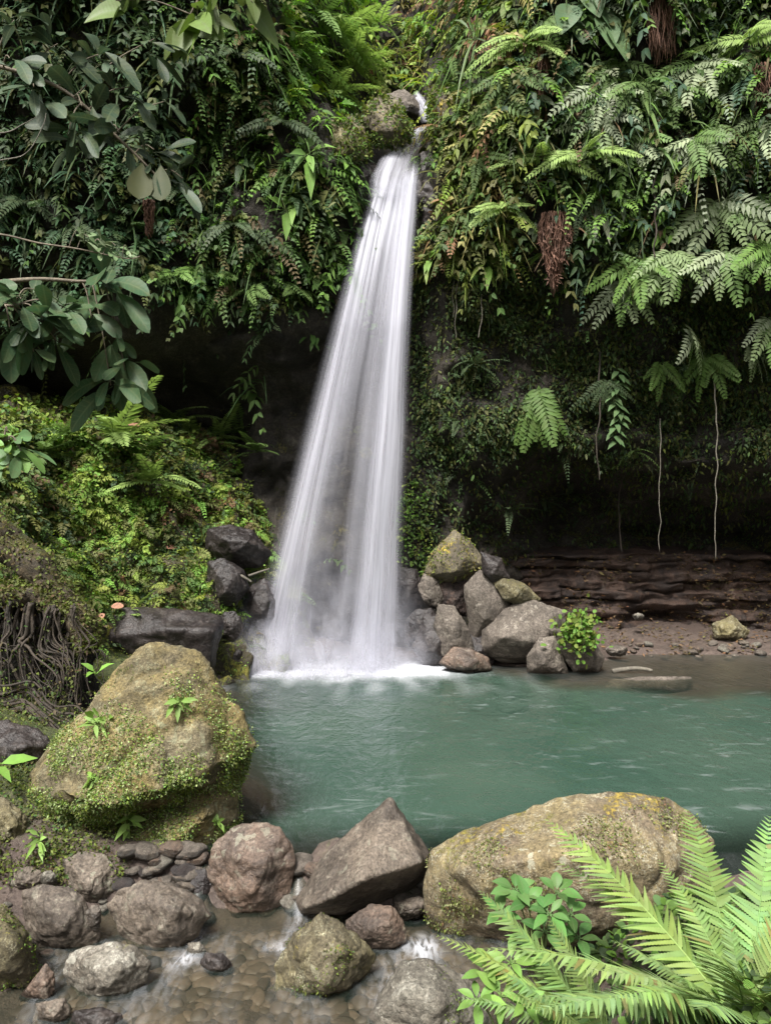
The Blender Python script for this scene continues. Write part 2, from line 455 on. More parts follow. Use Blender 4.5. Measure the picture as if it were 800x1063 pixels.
def grid_mesh(name, P, mat, flip=False):
    """P: (rows, cols, 3)"""
    r, c, _ = P.shape
    i = np.arange(r * c).reshape(r, c)
    q = np.stack([i[:-1, :-1], i[:-1, 1:], i[1:, 1:], i[1:, :-1]], -1).reshape(-1, 4)
    if flip: q = q[:, ::-1]
    me = bpy.data.meshes.new(name)
    me.vertices.add(r * c); me.vertices.foreach_set('co', P.astype(np.float32).ravel())
    me.loops.add(q.size); me.loops.foreach_set('vertex_index', q.astype(np.int32).ravel())
    me.polygons.add(len(q)); me.polygons.foreach_set('loop_start', np.arange(0, q.size, 4, dtype=np.int32))
    me.polygons.foreach_set('loop_total', np.full(len(q), 4, np.int32))
    me.update(calc_edges=True)
    me.polygons.foreach_set('use_smooth', np.ones(len(q), bool))
    me.materials.append(mat)
    return me


def build_cliff():
    us = np.concatenate([np.arange(-24, -8.4, 0.4), np.arange(-8.4, 9.0, 0.085), np.arange(9, 25, 0.4)])
    zs = np.concatenate([np.arange(-1, 13.6, 0.085), np.arange(13.6, 17.2, 0.3)])
    P = np.zeros((len(zs), len(us), 3))
    for j, z in enumerate(zs):
        for i, u in enumerate(us):
            y = float(cliff_y(u, z)); x = u
            if u > 8.5:
                e = u - 8.5; x = 8.5 + e * .45; y -= e * .85
            if u < -8.0:
                e = -8.0 - u; x = -8.0 - e * .5; y -= e * .85
            p = Vector((x, y, z))
            calm = 0.35 if abs(u - .1) < 1.0 else 1.0
            n = fbm(p * .45 + Vector((3, 1, 7)), 4) * .45 + fbm(p * 1.7, 5) * .2 - abs(noise.noise(p * 2.6 + Vector((9, 2, 2)))) * .22
            if u > 1.5 and z < 5: n += .16 * noise.noise(Vector((x * .25, y * .3, z * 3.2)))
            P[j, i] = (x + .25 * noise.noise(p * 1.1 + Vector((20, 0, 0))) * calm, y - n * calm, z + .2 * noise.noise(p * 1.2 + Vector((0, 30, 0))))
    return grid_mesh('cliff', P, R_CLIFF)


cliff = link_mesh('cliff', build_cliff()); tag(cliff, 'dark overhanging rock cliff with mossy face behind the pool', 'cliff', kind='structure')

# unseen slope behind the viewer, added to keep low sky light off the undercuts
def build_hill():
    P = np.zeros((40, 60, 3))
    for j in range(40):
        for i in range(60):
            a = math.pi * (0.97 + 1.06 * i / 59)          # the half circle behind the viewer
            r = 9 + j * .9
            x, y = math.cos(a) * (r + 3), math.sin(a) * r + 1
            z = -0.8 + (j * .9) ** 1.02 * .62
            z += noise.noise(Vector((x * .3, y * .3, 1))) * 1.0 * min(1, j / 5)
            P[j, i] = (x, y, z)
    return grid_mesh('hill', P, mat_plain('forest_floor', (.035, .045, .018), (.05, .04, .025), 1.5, .95, .8))


hill = link_mesh('hill', build_hill()); tag(hill, 'unseen slope added behind the viewpoint to block low sky light', 'hill', kind='structure')

# ------------------------------------------------------------------ ground and water

POOL = np.array([(-1.9, 6.0), (-1.0, 6.15), (0.6, 6.1), (2.4, 6.0), (4.0, 6.3), (6.0, 8.0), (8.4, 11), (9.6, 15.0), (4.4, 15.2), (3.6, 13.7), (2.2, 14.0),
                 (1.2, 14.8), (-2.2, 15.0), (-2.75, 13.4), (-2.6, 11.5), (-2.3, 9.5), (-1.5, 7.6)])


def poly_sd(poly, X, Y):
    d = np.full(X.shape, 1e9); inside = np.zeros(X.shape, bool)
    n = len(poly)
    for i in range(n):
        a, b = poly[i], poly[(i + 1) % n]
        e = b - a; L2 = e @ e
        t = np.clip(((X - a[0]) * e[0] + (Y - a[1]) * e[1]) / L2, 0, 1)
        d = np.minimum(d, np.hypot(X - a[0] - t * e[0], Y - a[1] - t * e[1]))
        c = ((a[1] > Y) != (b[1] > Y)) & (X < (b[0] - a[0]) * (Y - a[1]) / (b[1] - a[1] + 1e-12) + a[0])
        inside ^= c
    return np.where(inside, d, -d)


def gap_at(X):
    """1 where the pool spills between the boulders, 0 where the stones hold it back"""
    return np.exp(-((X + .68) / .10) ** 2) + np.exp(-((X + 1.46) / .07) ** 2) + np.exp(-((X - .22) / .12) ** 2)


def ground_z(X, Y):
    sd_ = poly_sd(POOL, X, Y)
    shelf = sstep(1.6, 3.2, X) * sstep(10.3, 12.6, Y + 0.35 * np.sin(X * 1.3 + 1) + .2 * np.sin(X * 3.1))
    deep = np.minimum(1.7, np.maximum(sd_, 0) * .75)
    deep = deep * (1 - shelf) + np.minimum(np.maximum(sd_, 0) * .2, .22) * shelf
    o = np.maximum(-sd_, 0)
    left = sstep(-1.6, -2.8, X) * sstep(5.6, 7.5, Y)
    back = sstep(13, 14.5, Y)
    up = .05 + np.minimum(o, 2.5) * (.10 + .22 * left + .05 * back)
    z = np.where(sd_ > 0, -deep, up)
    # the outflow below the pool
    str_ = sstep(6.22, 5.95, Y)
    zs = -.38 + .38 * sstep(-2.1, -3.6, X) + sstep(.75, 1.9, X) * .85 * sstep(5.6, 4.6, Y) + sstep(4.5, 0, Y) * 1.55
    z = z * (1 - str_) + zs * str_
    dam = np.exp(-((Y - 6.27) / .10) ** 2) * sstep(-2.6, -2.2, X) * sstep(1.2, .8, X)
    gap = gap_at(X)
    z = z + dam * (.13 - z) * np.clip(1 - gap, 0, 1)
    return z


def build_ground():
    xs = np.concatenate([np.arange(-60, -6, 2.0), np.arange(-6, 8, .07), np.arange(8, 60, 2.0)])
    ys = np.concatenate([np.arange(-60, 2, 2.0), np.arange(2, 17.8, .07), np.arange(18, 60, 2.0)])
    X, Y = np.meshgrid(xs, ys)
    Z = ground_z(X, Y)
    for j in range(len(ys)):
        for i in range(len(xs)):
            p = Vector((X[j, i], Y[j, i], 0))
            Z[j, i] += noise.noise(p * 1.3) * .05 + noise.noise(p * 5.2) * .03 + noise.noise(p * 13) * .015
    return grid_mesh('ground', np.stack([X, Y, Z], -1), R_GROUND)


def mat_ground():
    m = NT('stream_bed')
    tc = m.n('TexCoord'); v = tc.outputs['Object']
    b = m.noise(v, 1.2, 5); f = m.noise(v, 30, 6, .7); g = m.noise(v, 7, 6, .65, .5)
    col = m.mix(m.ramp(g, .35, .65), (.042, .030, .024), (.085, .062, .050))
    col = m.mix(m.ramp(b, .42, .62, 0, .6), col, (.062, .041, .033))
    col = m.mix(m.ramp(f, .45, .7, 0, .6), col, (.13, .10, .08))
    sp = m.n('SeparateXYZ'); m.l(v, sp.inputs[0])
    # banks above the flood line are mossy, darker the wetter they are
    side = m.math('LESS_THAN', sp.outputs[1], 14.0)
    hi = m.math('ADD', sp.outputs[2], m.math('MULTIPLY', m.math('SUBTRACT', g, .5), 1.0))
    mm = m.math('MULTIPLY', m.ramp(hi, .12, .45), side)
    col = m.mix(m.math('MULTIPLY', mm, .9), col, m.mix(m.ramp(f, .4, .6), (.03, .04, .012), (.075, .095, .022)))
    bs = m.n('BsdfPrincipled', i_Roughness=.7); m.l(col, bs.inputs['Base Color'])
    m.l(m.bump(m.math('ADD', g, m.math('MULTIPLY', f, .6)), .8, .05), bs.inputs['Normal'])
    m.l(bs.outputs[0], m.out.inputs[0])
    return m.m


R_GROUND = mat_ground()
ground = link_mesh('ground', build_ground()); tag(ground, 'pebbly stream bed, pool floor and brown beach', 'ground', kind='structure')


def water_level(X, Y):
    g = np.clip(gap_at(X) * 1.5, 0, 1)
    return -.30 * (g * sstep(6.24, 5.85, Y) + (1 - g) * sstep(6.33, 6.25, Y))


def build_water():
    xs = np.arange(-4.5, 10.6, .06); ys = np.arange(2.6, 15.8, .06)
    X, Y = np.meshgrid(xs, ys)
    Z = water_level(X, Y)
    g = ground_z(X, Y)
    fallr = np.hypot((X + .75) * .8, Y - 13.9)
    for j in range(len(ys)):
        for i in range(len(xs)):
            x, y = xs[i], ys[j]
            a = .006 + .03 * math.exp(-fallr[j, i] ** 2 / 2.0)
            s = float(sstep(6.3, 5.6, y))
            a2 = .006 * s
            Z[j, i] += a * noise.noise(Vector((x * 2.2, y * 1.4, 0))) + a * .5 * noise.noise(Vector((x * 6, y * 4, 3))) + a2 * noise.noise(Vector((x * 5, y * 4, 9)))
    P = np.stack([X, Y, Z], -1)
    me = grid_mesh('water', P, M_WATER)
    dep = np.clip(np.where(Y < 6.1, .07, Z - g), 0, 3)
    # foam where the outflow drops between the stones
    fo = np.zeros_like(X)
    n1 = np.array([[noise.noise(Vector((x * 9, y * 3.2, 5))) * .5 + .5 for x in xs] for y in ys])
    for cx, cy_, rx, ry, k in ((-.66, 5.78, .07, .20, 1.5), (-.58, 5.5, .22, .07, 1.1), (-1.42, 5.55, .08, .28, 1.0), (-1.30, 5.32, .14, .08, .9), (.24, 5.45, .12, .36, 1.2), (.14, 5.0, .16, .18, .8), (.05, 6.1, .12, .06, .9)):
        fo += k * np.exp(-((X - cx) / rx) ** 2 - ((Y - cy_) / ry) ** 2)
    n2 = np.array([[noise.noise(Vector((x * 3.5, y * 1.2, 15))) * .5 + .5 for x in xs] for y in ys])
    fo = fo * np.clip(n1 * 2.2 - .75, 0, 1) * .6
    fo += 1.7 * np.exp(-((X + .92) / 1.95) ** 4 - ((Y - 13.7) / .52) ** 2) * (.7 + .6 * n1)
    silk = np.array([[noise.noise(Vector((x * 6 + y * .8, y * 1.1, 25))) * .5 + .5 for x in xs] for y in ys])
    fo += .10 * sstep(5.8, 5.5, Y) * np.clip(silk * 2.4 - .95, 0, 1)  # pale streaks painted in for reflections on the stream surface
    fo += .35 * np.exp(-((X + .8) / 2.4) ** 2 - ((Y - 12.9) / 1.0) ** 2) * np.clip(n2 * 2.6 - 1.1, 0, 1)
    for nm, arr in (('depth', dep), ('foam', np.clip(fo, 0, 1))):
        at = me.attributes.new(nm, 'FLOAT', 'POINT'); at.data.foreach_set('value', arr.astype(np.float32).ravel())
    return me


def mat_water():
    m = NT('water')
    dp = m.n('Attribute', attribute_name='depth'); fo = m.n('Attribute', attribute_name='foam')
    tc = m.n('TexCoord'); v = tc.outputs['Object']
    mp = m.n('Mapping'); mp.inputs['Scale'].default_value = (1, .55, 1); m.l(v, mp.inputs[0])
    w1 = m.noise(mp.outputs[0], 3.2, 4, .5, .6); w2 = m.noise(mp.outputs[0], 12, 3, .5)
    h = m.math('ADD', w1, m.math('MULTIPLY', w2, .45))
    bp = m.bump(h, .34, .12)
    m.l(m.ramp(dp.outputs['Fac'], .08, .5, .10, .34), bp.node.inputs['Strength'])
    tint = m.mix(m.ramp(m.noise(v, .35, 3), .35, .65), (.028, .056, .041), (.043, .072, .053))
    # milky suspended silt: deep water hides the bed, shallow water shows it
    turb = m.n('BsdfDiffuse'); m.l(tint, turb.inputs['Color'])
    tr = m.n('BsdfTransparent'); tr.inputs['Color'].default_value = (.80, .78, .70, 1)
    fac = m.ramp(dp.outputs['Fac'], .12, .85, .12, 1.0)
    body = m.n('MixShader'); m.l(fac, body.inputs[0]); m.l(tr.outputs[0], body.inputs[1]); m.l(turb.outputs[0], body.inputs[2])
    gl = m.n('BsdfGlossy'); m.l(bp, gl.inputs['Normal']); m.l(m.ramp(dp.outputs['Fac'], .08, .5, .34, .09), gl.inputs['Roughness'])
    fr = m.n('Fresnel', i_IOR=1.33); m.l(bp, fr.inputs['Normal'])
    s = m.n('MixShader'); m.l(fr.outputs[0], s.inputs[0]); m.l(body.outputs[0], s.inputs[1]); m.l(gl.outputs[0], s.inputs[2])
    # pale stretched flecks on the pool, and white water
    mf = m.n('Mapping'); mf.inputs['Scale'].default_value = (.9, 2.2, 1); mf.inputs['Rotation'].default_value = (0, 0, -.12); m.l(v, mf.inputs[0])
    fl = m.noise(mf.outputs[0], 2.6, 7, .62, .8)
    sel = m.noise(v, .5, 2)
    fleck = m.math('MULTIPLY', m.ramp(fl, .54, .76, 0, .16), m.ramp(sel, .40, .58))
    fleck = m.math('MULTIPLY', fleck, m.ramp(dp.outputs['Fac'], .25, .5))
    ms_ = m.n('Mapping'); ms_.inputs['Scale'].default_value = (22, 7, 7); m.l(v, ms_.inputs[0])
    fn = m.noise(ms_.outputs[0], 1.0, 5, .6, .5)
    fo2 = m.math('MULTIPLY', fo.outputs['Fac'], m.math('MAXIMUM', m.ramp(fn, .34, .62, .12, 1.15), m.ramp(dp.outputs['Fac'], .1, .4, 0, .85)))
    ff = m.math('MINIMUM', m.math('ADD', fo2, fleck), .95)
    wh = m.n('BsdfDiffuse'); wh.inputs['Color'].default_value = (.62, .63, .67, 1)
    s2 = m.n('MixShader'); m.l(ff, s2.inputs[0]); m.l(s.outputs[0], s2.inputs[1]); m.l(wh.outputs[0], s2.inputs[2])
    m.l(s2.outputs[0], m.out.inputs[0])
    return m.m


M_WATER = mat_water()
water = link_mesh('water', build_water()); tag(water, 'milky emerald plunge pool running out between boulders', 'water', kind='structure')

# ------------------------------------------------------------------ mossy bank on the left and strata ledge on the right

FOOT = np.array([(-1.55, 15.6), (-1.95, 14.6), (-2.75, 13.3), (-4.2, 12.3), (-4.75, 10.2), (-4.5, 8.4), (-4.3, 6.5), (-4.6, 3.0)])


def bank_z(X, Y):
    d = np.full(X.shape, 1e9); side = np.zeros(X.shape)
    for a, b in zip(FOOT[:-1], FOOT[1:]):
        e = b - a; t = np.clip(((X - a[0]) * e[0] + (Y - a[1]) * e[1]) / (e @ e), 0, 1)
        dx, dy = X - a[0] - t * e[0], Y - a[1] - t * e[1]
        dd = np.hypot(dx, dy); cr = e[0] * dy - e[1] * dx
        upd = dd < d; d = np.where(upd, dd, d); side = np.where(upd, np.sign(cr), side)
    q = -side * d
    top = 3.2 + .65 * sstep(-2.0, -5, X)
    near = sstep(9.5, 11.5, Y)
    z = .55 + np.where(q > 0, 0, q * 1.2) + (1.75 * near + .5 * (1 - near)) * np.clip(q, 0, 2.1)
    return z + np.clip(q - 2.1, 0, 9) * .35


def build_bank():
    xs = np.arange(-11, -1.2, .065); ys = np.arange(6.0, 17.3, .065)
    X, Y = np.meshgrid(xs, ys); Z = bank_z(X, Y)
    P = np.stack([X, Y, Z], -1)
    for j in range(len(ys)):
        for i in range(len(xs)):
            p = Vector(P[j, i]); k = fbm(p * .9, 4) * .40 + fbm(p * 2.6, 4) * .20 - abs(noise.noise(p * 1.6)) * .42 + .1
            P[j, i] += np.array((k * .5, -k * .6, k * .7))
    return grid_mesh('bank', P, R_BANK)


bank = link_mesh('bank', build_bank()); tag(bank, 'steep mossy bank left of the waterfall', 'bank', kind='structure')


def build_ledge():
    us = np.arange(1.2, 13, .07); vs = np.arange(0, 1.0001, .012)
    P = np.zeros((len(vs), len(us), 3))
    for j, v in enumerate(vs):
        for i, u in enumerate(us):
            k = max(0, u - 7.5)
            if v < .8:
                s = v / .8; z = -.3 + s * 2.15; y = 16.6 + s * .5 - k * .12
            else:
                s = (v - .8) / .2; z = 1.85 + s * .25; y = 17.1 + s * 1.6 - k * .12
            lay = z * 4.6 + .45 * noise.noise(Vector((u * .35, 0, z * .3)))
            fr = lay - math.floor(lay)
            step = (.34 * (noise.noise(Vector((u * .55, math.floor(lay) * 3.7, 0)))) - .16 * (fr > .8) + .10 * fr) * (1 if v < .8 else .2)
            p = Vector((u, y, z)); li_ = math.floor(lay)
            cu = math.floor(u * (1.0 + .8 * noise.noise(Vector((li_ * 5.1, 2, 2)))) + li_ * .37 + .25 * noise.noise(p * 1.5))
            step += .26 * noise.noise(Vector((cu * 4.13, li_ * 2.71, .5))) * (1 if v < .8 else .2)
            y -= step + fbm(p * 1.3, 4) * .16 + .08 * fbm(p * 5, 3)
            if 5.0 < u < 7.3: y += .8 * math.exp(-((z - .45) / .22) ** 2) * math.sin((u - 5.0) / 2.3 * math.pi)
            z += .05 * noise.noise(p * 3)
            P[j, i] = (u, y, z)
    return grid_mesh('ledge', P, R_LEDGE)


ledge = link_mesh('ledge', build_ledge()); tag(ledge, 'layered reddish rock ledge under the overhang', 'rock ledge', kind='structure')

# surfaces that plants grow on
def bvh_of(objs):
    V, Fc = [], []
    for o in objs:
        me = o.data; b = len(V); mw = o.matrix_world if o.parent else Matrix.LocRotScale(o.location, o.rotation_euler, o.scale)
        V += [mw @ v.co for v in me.vertices]; Fc += [[b + i for i in p.vertices] for p in me.polygons]
    return BVHTree.FromPolygons(V, Fc)


BV_CLIFF = bvh_of([cliff]); BV_BANK = bvh_of([bank]); BV_ALL = bvh_of([cliff, bank, ledge, ground])
CAMP = Vector((0, 0, CAM_H))


def hit(px, py, bv=None, fall_back=False):
    d = Vector(((px - 400) / F, 1, -(py - 531.5) / F)).normalized()
    loc, n, i, dist = (bv or BV_ALL).ray_cast(CAMP, d)
    if loc is None and fall_back: loc, n, i, dist = BV_ALL.ray_cast(CAMP, d)
    if loc is None: return None, None
    if n.dot(d) > 0: n = -n
    return loc, n

# ------------------------------------------------------------------ rocks


def ellipse(cx, cy, rx, ry, n=9, jit=.14, seed=0):
    r = random.Random(seed + cx * 7 + cy)
    out = []
    for i in range(n):
        a = 2 * math.pi * i / n + r.uniform(-.15, .15); k = 1 + r.uniform(-jit, jit * .6)
        out.append((cx + math.cos(a) * rx * k, cy + math.sin(a) * ry * k))
    return out


def rock(name, label, cat, hulls, mat, group=None, amp=.035, res=58, smooth=1, cuts=3, thick=None, parent=None, grow=None):
    grow = grow or (1.06 if cuts else 1.0)
    """hulls: list of (Y0, outline px points [(px,py[,dY])], front points [(px,py,dY)]) joined into one boulder"""
    bm = bmesh.new(); allp = []
    for Y0, outl, front in hulls:
        pts = []
        cx = sum(p[0] for p in outl) / len(outl); cyy = sum(p[1] for p in outl) / len(outl)
        wpx = max(p[0] for p in outl) - min(p[0] for p in outl); hpx = max(p[1] for p in outl) - min(p[1] for p in outl)
        wid = min(wpx, hpx * 1.5) * Y0 / F
        T = thick if thick else wid * .45
        if front is None:
            front = [(cx + dx * wpx, cyy + dy * hpx, -wid * k) for dx, dy, k in ((-.18, -.12, .30), (.16, -.08, .33), (.0, .2, .36), (.22, .24, .22), (-.25, .22, .22))]
        for p in outl:
            pts.append(W(cx + (p[0] - cx) * grow, cyy + (p[1] - cyy) * grow, Y0 + (p[2] if len(p) > 2 else 0)))
        for p in front: pts.append(W(p[0], p[1], Y0 + p[2]))
        for p in outl:
            pts.append(W(cx + (p[0] - cx) * .72, cyy + (p[1] - cyy) * .72 + hpx * .04, Y0 + T))
        cen = sum(pts, Vector()) / len(pts); rr = random.Random(int(outl[0][0] * 13 + outl[0][1]))
        for _ in range(cuts):
            dv = Vector((rr.uniform(-1, 1), rr.uniform(-1, .3), rr.uniform(-.6, 1))).normalized()
            sup = max((p - cen).dot(dv) for p in pts); lim = sup * rr.uniform(.78, .93)
            pts = [p if (p - cen).dot(dv) <= lim else p - dv * ((p - cen).dot(dv) - lim) for p in pts]
        allp += pts
        b2 = bmesh.new(); vs = [b2.verts.new(p) for p in pts]
        r = bmesh.ops.convex_hull(b2, input=vs)
        bmesh.ops.delete(b2, geom=[v for v in b2.verts if not v.link_faces], context='VERTS')
        bmesh.ops.recalc_face_normals(b2, faces=b2.faces)
        tmp = bpy.data.meshes.new('tmp'); b2.to_mesh(tmp); b2.free(); bm.from_mesh(tmp); bpy.data.meshes.remove(tmp)
    lo = Vector((min(p.x for p in allp), min(p.y for p in allp), min(p.z for p in allp)))
    hi = Vector((max(p.x for p in allp), max(p.y for p in allp), max(p.z for p in allp)))
    org = Vector(((lo.x + hi.x) / 2, (lo.y + hi.y) / 2, lo.z)); size = max(hi - lo)
    bmesh.ops.translate(bm, verts=bm.verts, vec=-org)
    me = bpy.data.meshes.new(name); bm.to_mesh(me); bm.free()
    o = link_mesh(name, me, mat)
    md = o.modifiers.new('r', 'REMESH'); md.mode = 'VOXEL'; md.voxel_size = size / res
    dg = bpy.context.evaluated_depsgraph_get()
    m2 = bpy.data.meshes.new_from_object(o.evaluated_get(dg))
    o.modifiers.clear(); o.data = m2; bpy.data.meshes.remove(me); m2.name = name
    bm = bmesh.new(); bm.from_mesh(m2)
    for _ in range(smooth): bmesh.ops.smooth_vert(bm, verts=bm.verts, factor=.5, use_axis_x=True, use_axis_y=True, use_axis_z=True)
    bm.normal_update()
    sd0 = Vector((random.uniform(0, 50), random.uniform(0, 50), 0))
    A = amp * size
    for v in bm.verts:
        p = v.co / size * 3 + sd0
        k = fbm(p, 4) * A + fbm(p * 3.1 + Vector((5, 5, 5)), 4) * A * .45 - max(0, .12 - abs(noise.noise(p * 1.4))) * A * 3.5 + size * .008
        q_ = p * 1.7 + Vector((noise.noise(p * 2), noise.noise(p * 2 + Vector((3, 0, 0))), 0)) * .5
        k -= abs(noise.noise(q_)) * A * .35
        v.co += v.normal * k
    bm.to_mesh(m2); bm.free()
    m2.polygons.foreach_set('use_smooth', np.ones(len(m2.polygons), bool))
    if not m2.materials: m2.materials.append(mat)
    o.location = org
    tag(o, label, cat, group)
    return o


BG = 'boulders damming the pool outlet'
big_left = rock('mossy_boulder', 'large pointed golden boulder with mossy skirt and little ferns beside the pool', 'boulder', [
    (6.75, [(165, 664), (200, 680), (222, 720), (245, 750), (268, 772), (262, 792), (245, 828), (200, 835), (150, 838), (118, 862), (75, 862), (40, 852), (22, 832), (28, 800), (62, 752), (110, 705), (140, 678)],
     [(120, 838, -.85), (90, 838, -.85), (60, 822, -.65), (165, 805, -.62), (215, 800, -.5), (160, 735, -.32), (200, 700, -.1)]),
    (6.75, [(120, 830), (245, 795), (249, 835), (228, 870), (212, 906), (180, 916), (140, 908), (100, 902), (90, 870)],
     [(170, 885, -.55), (212, 850, -.45), (135, 892, -.5)])], R_GOLD, amp=.036, res=110, thick=.9, cuts=0)
big_right = rock('mossy_boulder', 'broad low lichen-covered boulder behind the foreground ferns', 'boulder', [
    (5.75, [(446, 905), (450, 885), (475, 865), (520, 852), (560, 843), (600, 823), (650, 819), (690, 826), (718, 841), (741, 872), (746, 905), (740, 950), (700, 990), (600, 1000), (520, 1003, .1), (480, 1003, .15), (458, 990, .1), (446, 950)],
     [(470, 905, -.30), (520, 895, -.5), (600, 885, -.6), (680, 900, -.5), (500, 925, -.42), (600, 960, -.5), (690, 960, -.4), (545, 870, -.3)])], R_GOLD2, amp=.02, res=100, thick=.8, cuts=0)
rk_H = rock('boulder', 'tall brown wedge-shaped boulder with a dark undercut at the pool outlet', 'boulder', [
    (6.0, [(405, 829), (420, 851), (445, 886), (443, 903), (434, 925, .35), (405, 950, .38), (372, 960, .36), (340, 947, .15), (309, 951), (306, 935), (325, 905), (335, 890), (370, 858)],
     [(330, 938, -.42), (376, 914, -.55), (438, 895, -.32), (316, 942, -.3), (402, 846, -.05)])], R_BROWN, BG, amp=.014, res=84, smooth=1, thick=.5, cuts=0)
rk_G = rock('boulder', 'rounded reddish brown boulder between the pointed boulder and the small cascade', 'boulder', [
    (6.05, [(238, 856), (262, 852), (288, 860), (302, 880), (303, 905), (299, 935), (275, 955), (240, 957), (222, 945), (219, 910), (224, 880)], None)], R_RED, BG, amp=.03)
rk_J = rock('mossy_boulder', 'olive mossy boulder standing in the stream at the lower centre', 'boulder', [
    (5.1, [(333, 947), (352, 958), (375, 980), (394, 998), (392, 1020), (372, 1040), (340, 1048), (305, 1046), (290, 1025), (287, 1000), (295, 975), (312, 955)], None)], R_OLIVE, BG, amp=.035)
rk_I = rock('boulder', 'small rounded reddish boulder in front of the tall wedge boulder', 'boulder', [
    (5.5, [(385, 938), (405, 942), (426, 965), (427, 978), (405, 988), (378, 988), (360, 972), (360, 955)], None)], R_RED, BG, amp=.03)
rk_K = rock('mossy_boulder', 'grey boulder with a mossy flank at the bottom edge beside the ferns', 'boulder', [
    (4.75, [(420, 1001), (450, 1003), (475, 1008), (500, 1020), (508, 1060), (505, 1095), (440, 1105), (385, 1095), (376, 1060), (392, 1035), (405, 1015)], None)], R_GREY, BG, amp=.03, grow=1.1)
rk_B = rock('boulder', 'dark brown round boulder under the pointed mossy boulder', 'boulder', [
    (6.1, [(85, 885), (105, 886), (120, 902), (122, 922), (112, 938), (88, 941), (66, 930), (59, 912), (66, 894)], None)], R_BROWN, BG)
rk_C = rock('boulder', 'blocky grey brown boulder with a flat top near the left edge', 'boulder', [
    (5.55, [(45, 920), (70, 922), (85, 932), (92, 950), (102, 968), (95, 985), (60, 992), (38, 984), (28, 960), (20, 928)], None)], R_BROWN, BG, amp=.025)
rk_D = rock('boulder', 'wide brown egg-shaped boulder right of the blocky boulder', 'boulder', [
    (5.6, [(148, 916), (175, 918), (203, 932), (219, 950), (213, 968), (190, 985), (162, 995), (140, 985), (125, 965), (110, 940), (122, 926)], None)], R_BROWN, BG, amp=.03)
rk_E = rock('boulder', 'pale grey lichen-speckled boulder at the water edge bottom left', 'boulder', [
    (5.05, [(92, 984), (115, 981), (138, 984), (153, 1000), (150, 1018), (130, 1028), (128, 1042), (95, 1046), (76, 1038), (65, 1012), (74, 992)], None)], R_GREY, BG, amp=.03)
rk_F = rock('mossy_boulder', 'green mossy boulder cut off by the left edge of the picture', 'boulder', [
    (5.1, [(-60, 925), (0, 930), (20, 940), (33, 975), (45, 1005), (38, 1028), (10, 1036), (-60, 1040)], None)], R_OLIVE, BG, amp=.035)
rock('boulder', 'long rust brown stone leaning between mossy and pale boulders bottom left', 'stone', [
    (4.95, [(46, 1000), (57, 1010), (57, 1028), (48, 1040), (25, 1044), (20, 1036), (36, 1020)], None)], R_RED, BG)
rock('boulder', 'short stubby brown stone wedged under the dark undercut', 'stone', [
    (5.85, [(408, 938), (435, 930), (444, 938), (443, 948), (420, 955), (406, 950)], None)], R_BROWN, BG)
rock('boulder', 'small dark grey stone lying in the stream centre left', 'stone', [
    (5.25, [(212, 988), (230, 990), (243, 1002), (243, 1011), (222, 1012), (208, 1000)], None)], R_WET, BG)
rock('boulder', 'small grey stone at the foot of the egg-shaped boulder', 'stone', [
    (5.45, [(196, 980), (208, 978), (214, 988), (205, 998), (192, 994)], None)], R_GREY, BG)
rock('boulder', 'flat brown slab lying in the bottom left corner', 'stone', [
    (4.72, [(35, 1043), (68, 1037), (72, 1052), (62, 1064), (38, 1060)], None)], R_BROWN, BG)
rock('boulder', 'dark wet slab breaking the stream surface at the bottom edge', 'stone', [
    (4.7, [(78, 1050), (105, 1047), (128, 1052), (130, 1070), (90, 1074), (72, 1062)], None)], R_WET, BG)
rock('boulder', 'dark wet rock beside the left trickle under the pointed boulder', 'stone', [(6.1, [(196, 905), (214, 900), (222, 925), (216, 948), (200, 950), (190, 930)], None)], R_WET, BG)
rock('boulder', 'pale buff stone under the right side of blocky boulder', 'stone', [(5.5, ellipse(97, 952, 9, 14), None)], R_TAN, BG)
rock('boulder', 'grey stone against the rim of the left bank', 'stone', [(6.05, ellipse(28, 912, 20, 14), None)], R_BROWN, BG)
rock('boulder', 'small grey stone wedged beside the dark round boulder', 'stone', [(6.0, ellipse(51, 912, 10, 9), None)], R_GREY, BG)
rock('mossy_boulder', 'bright green moss lump at the left end of the pointed boulder', 'boulder', [(6.3, [(-30, 830), (5, 828), (22, 842), (32, 870), (20, 892), (-30, 900)], None)], R_OLIVE, amp=.06)
rock('boulder', 'dark flat rock above the moss lump at the left edge', 'boulder', [(7.2, [(-40, 755), (10, 752), (40, 760), (55, 775), (40, 800), (20, 815), (-40, 822)], None)], R_WET, amp=.03)

RG = 'rocks piled right of the waterfall'
for o_, mt_, lb_ in (([(440, 640), (460, 640), (470, 668), (468, 690), (440, 690), (424, 672)], R_WET, 'dark wet rock low in the pile beside the foam'),
                     ([(482, 655), (505, 660), (512, 684), (505, 700), (484, 698), (474, 680)], R_WET, 'dark rock between the wedge rock and the largest block'),
                     ([(520, 592), (545, 606), (560, 622), (545, 632), (522, 620), (512, 605)], R_OLIVE, 'mossy stone behind the top of the largest tan block'),
                     ([(500, 570), (520, 580), (528, 600), (512, 604), (498, 592)], R_WET, 'dark stone right of the yellow-mossed triangle')):
    rock('boulder', lb_, 'rock', [(14.0, o_, None)], mt_, RG, amp=.02, cuts=2)

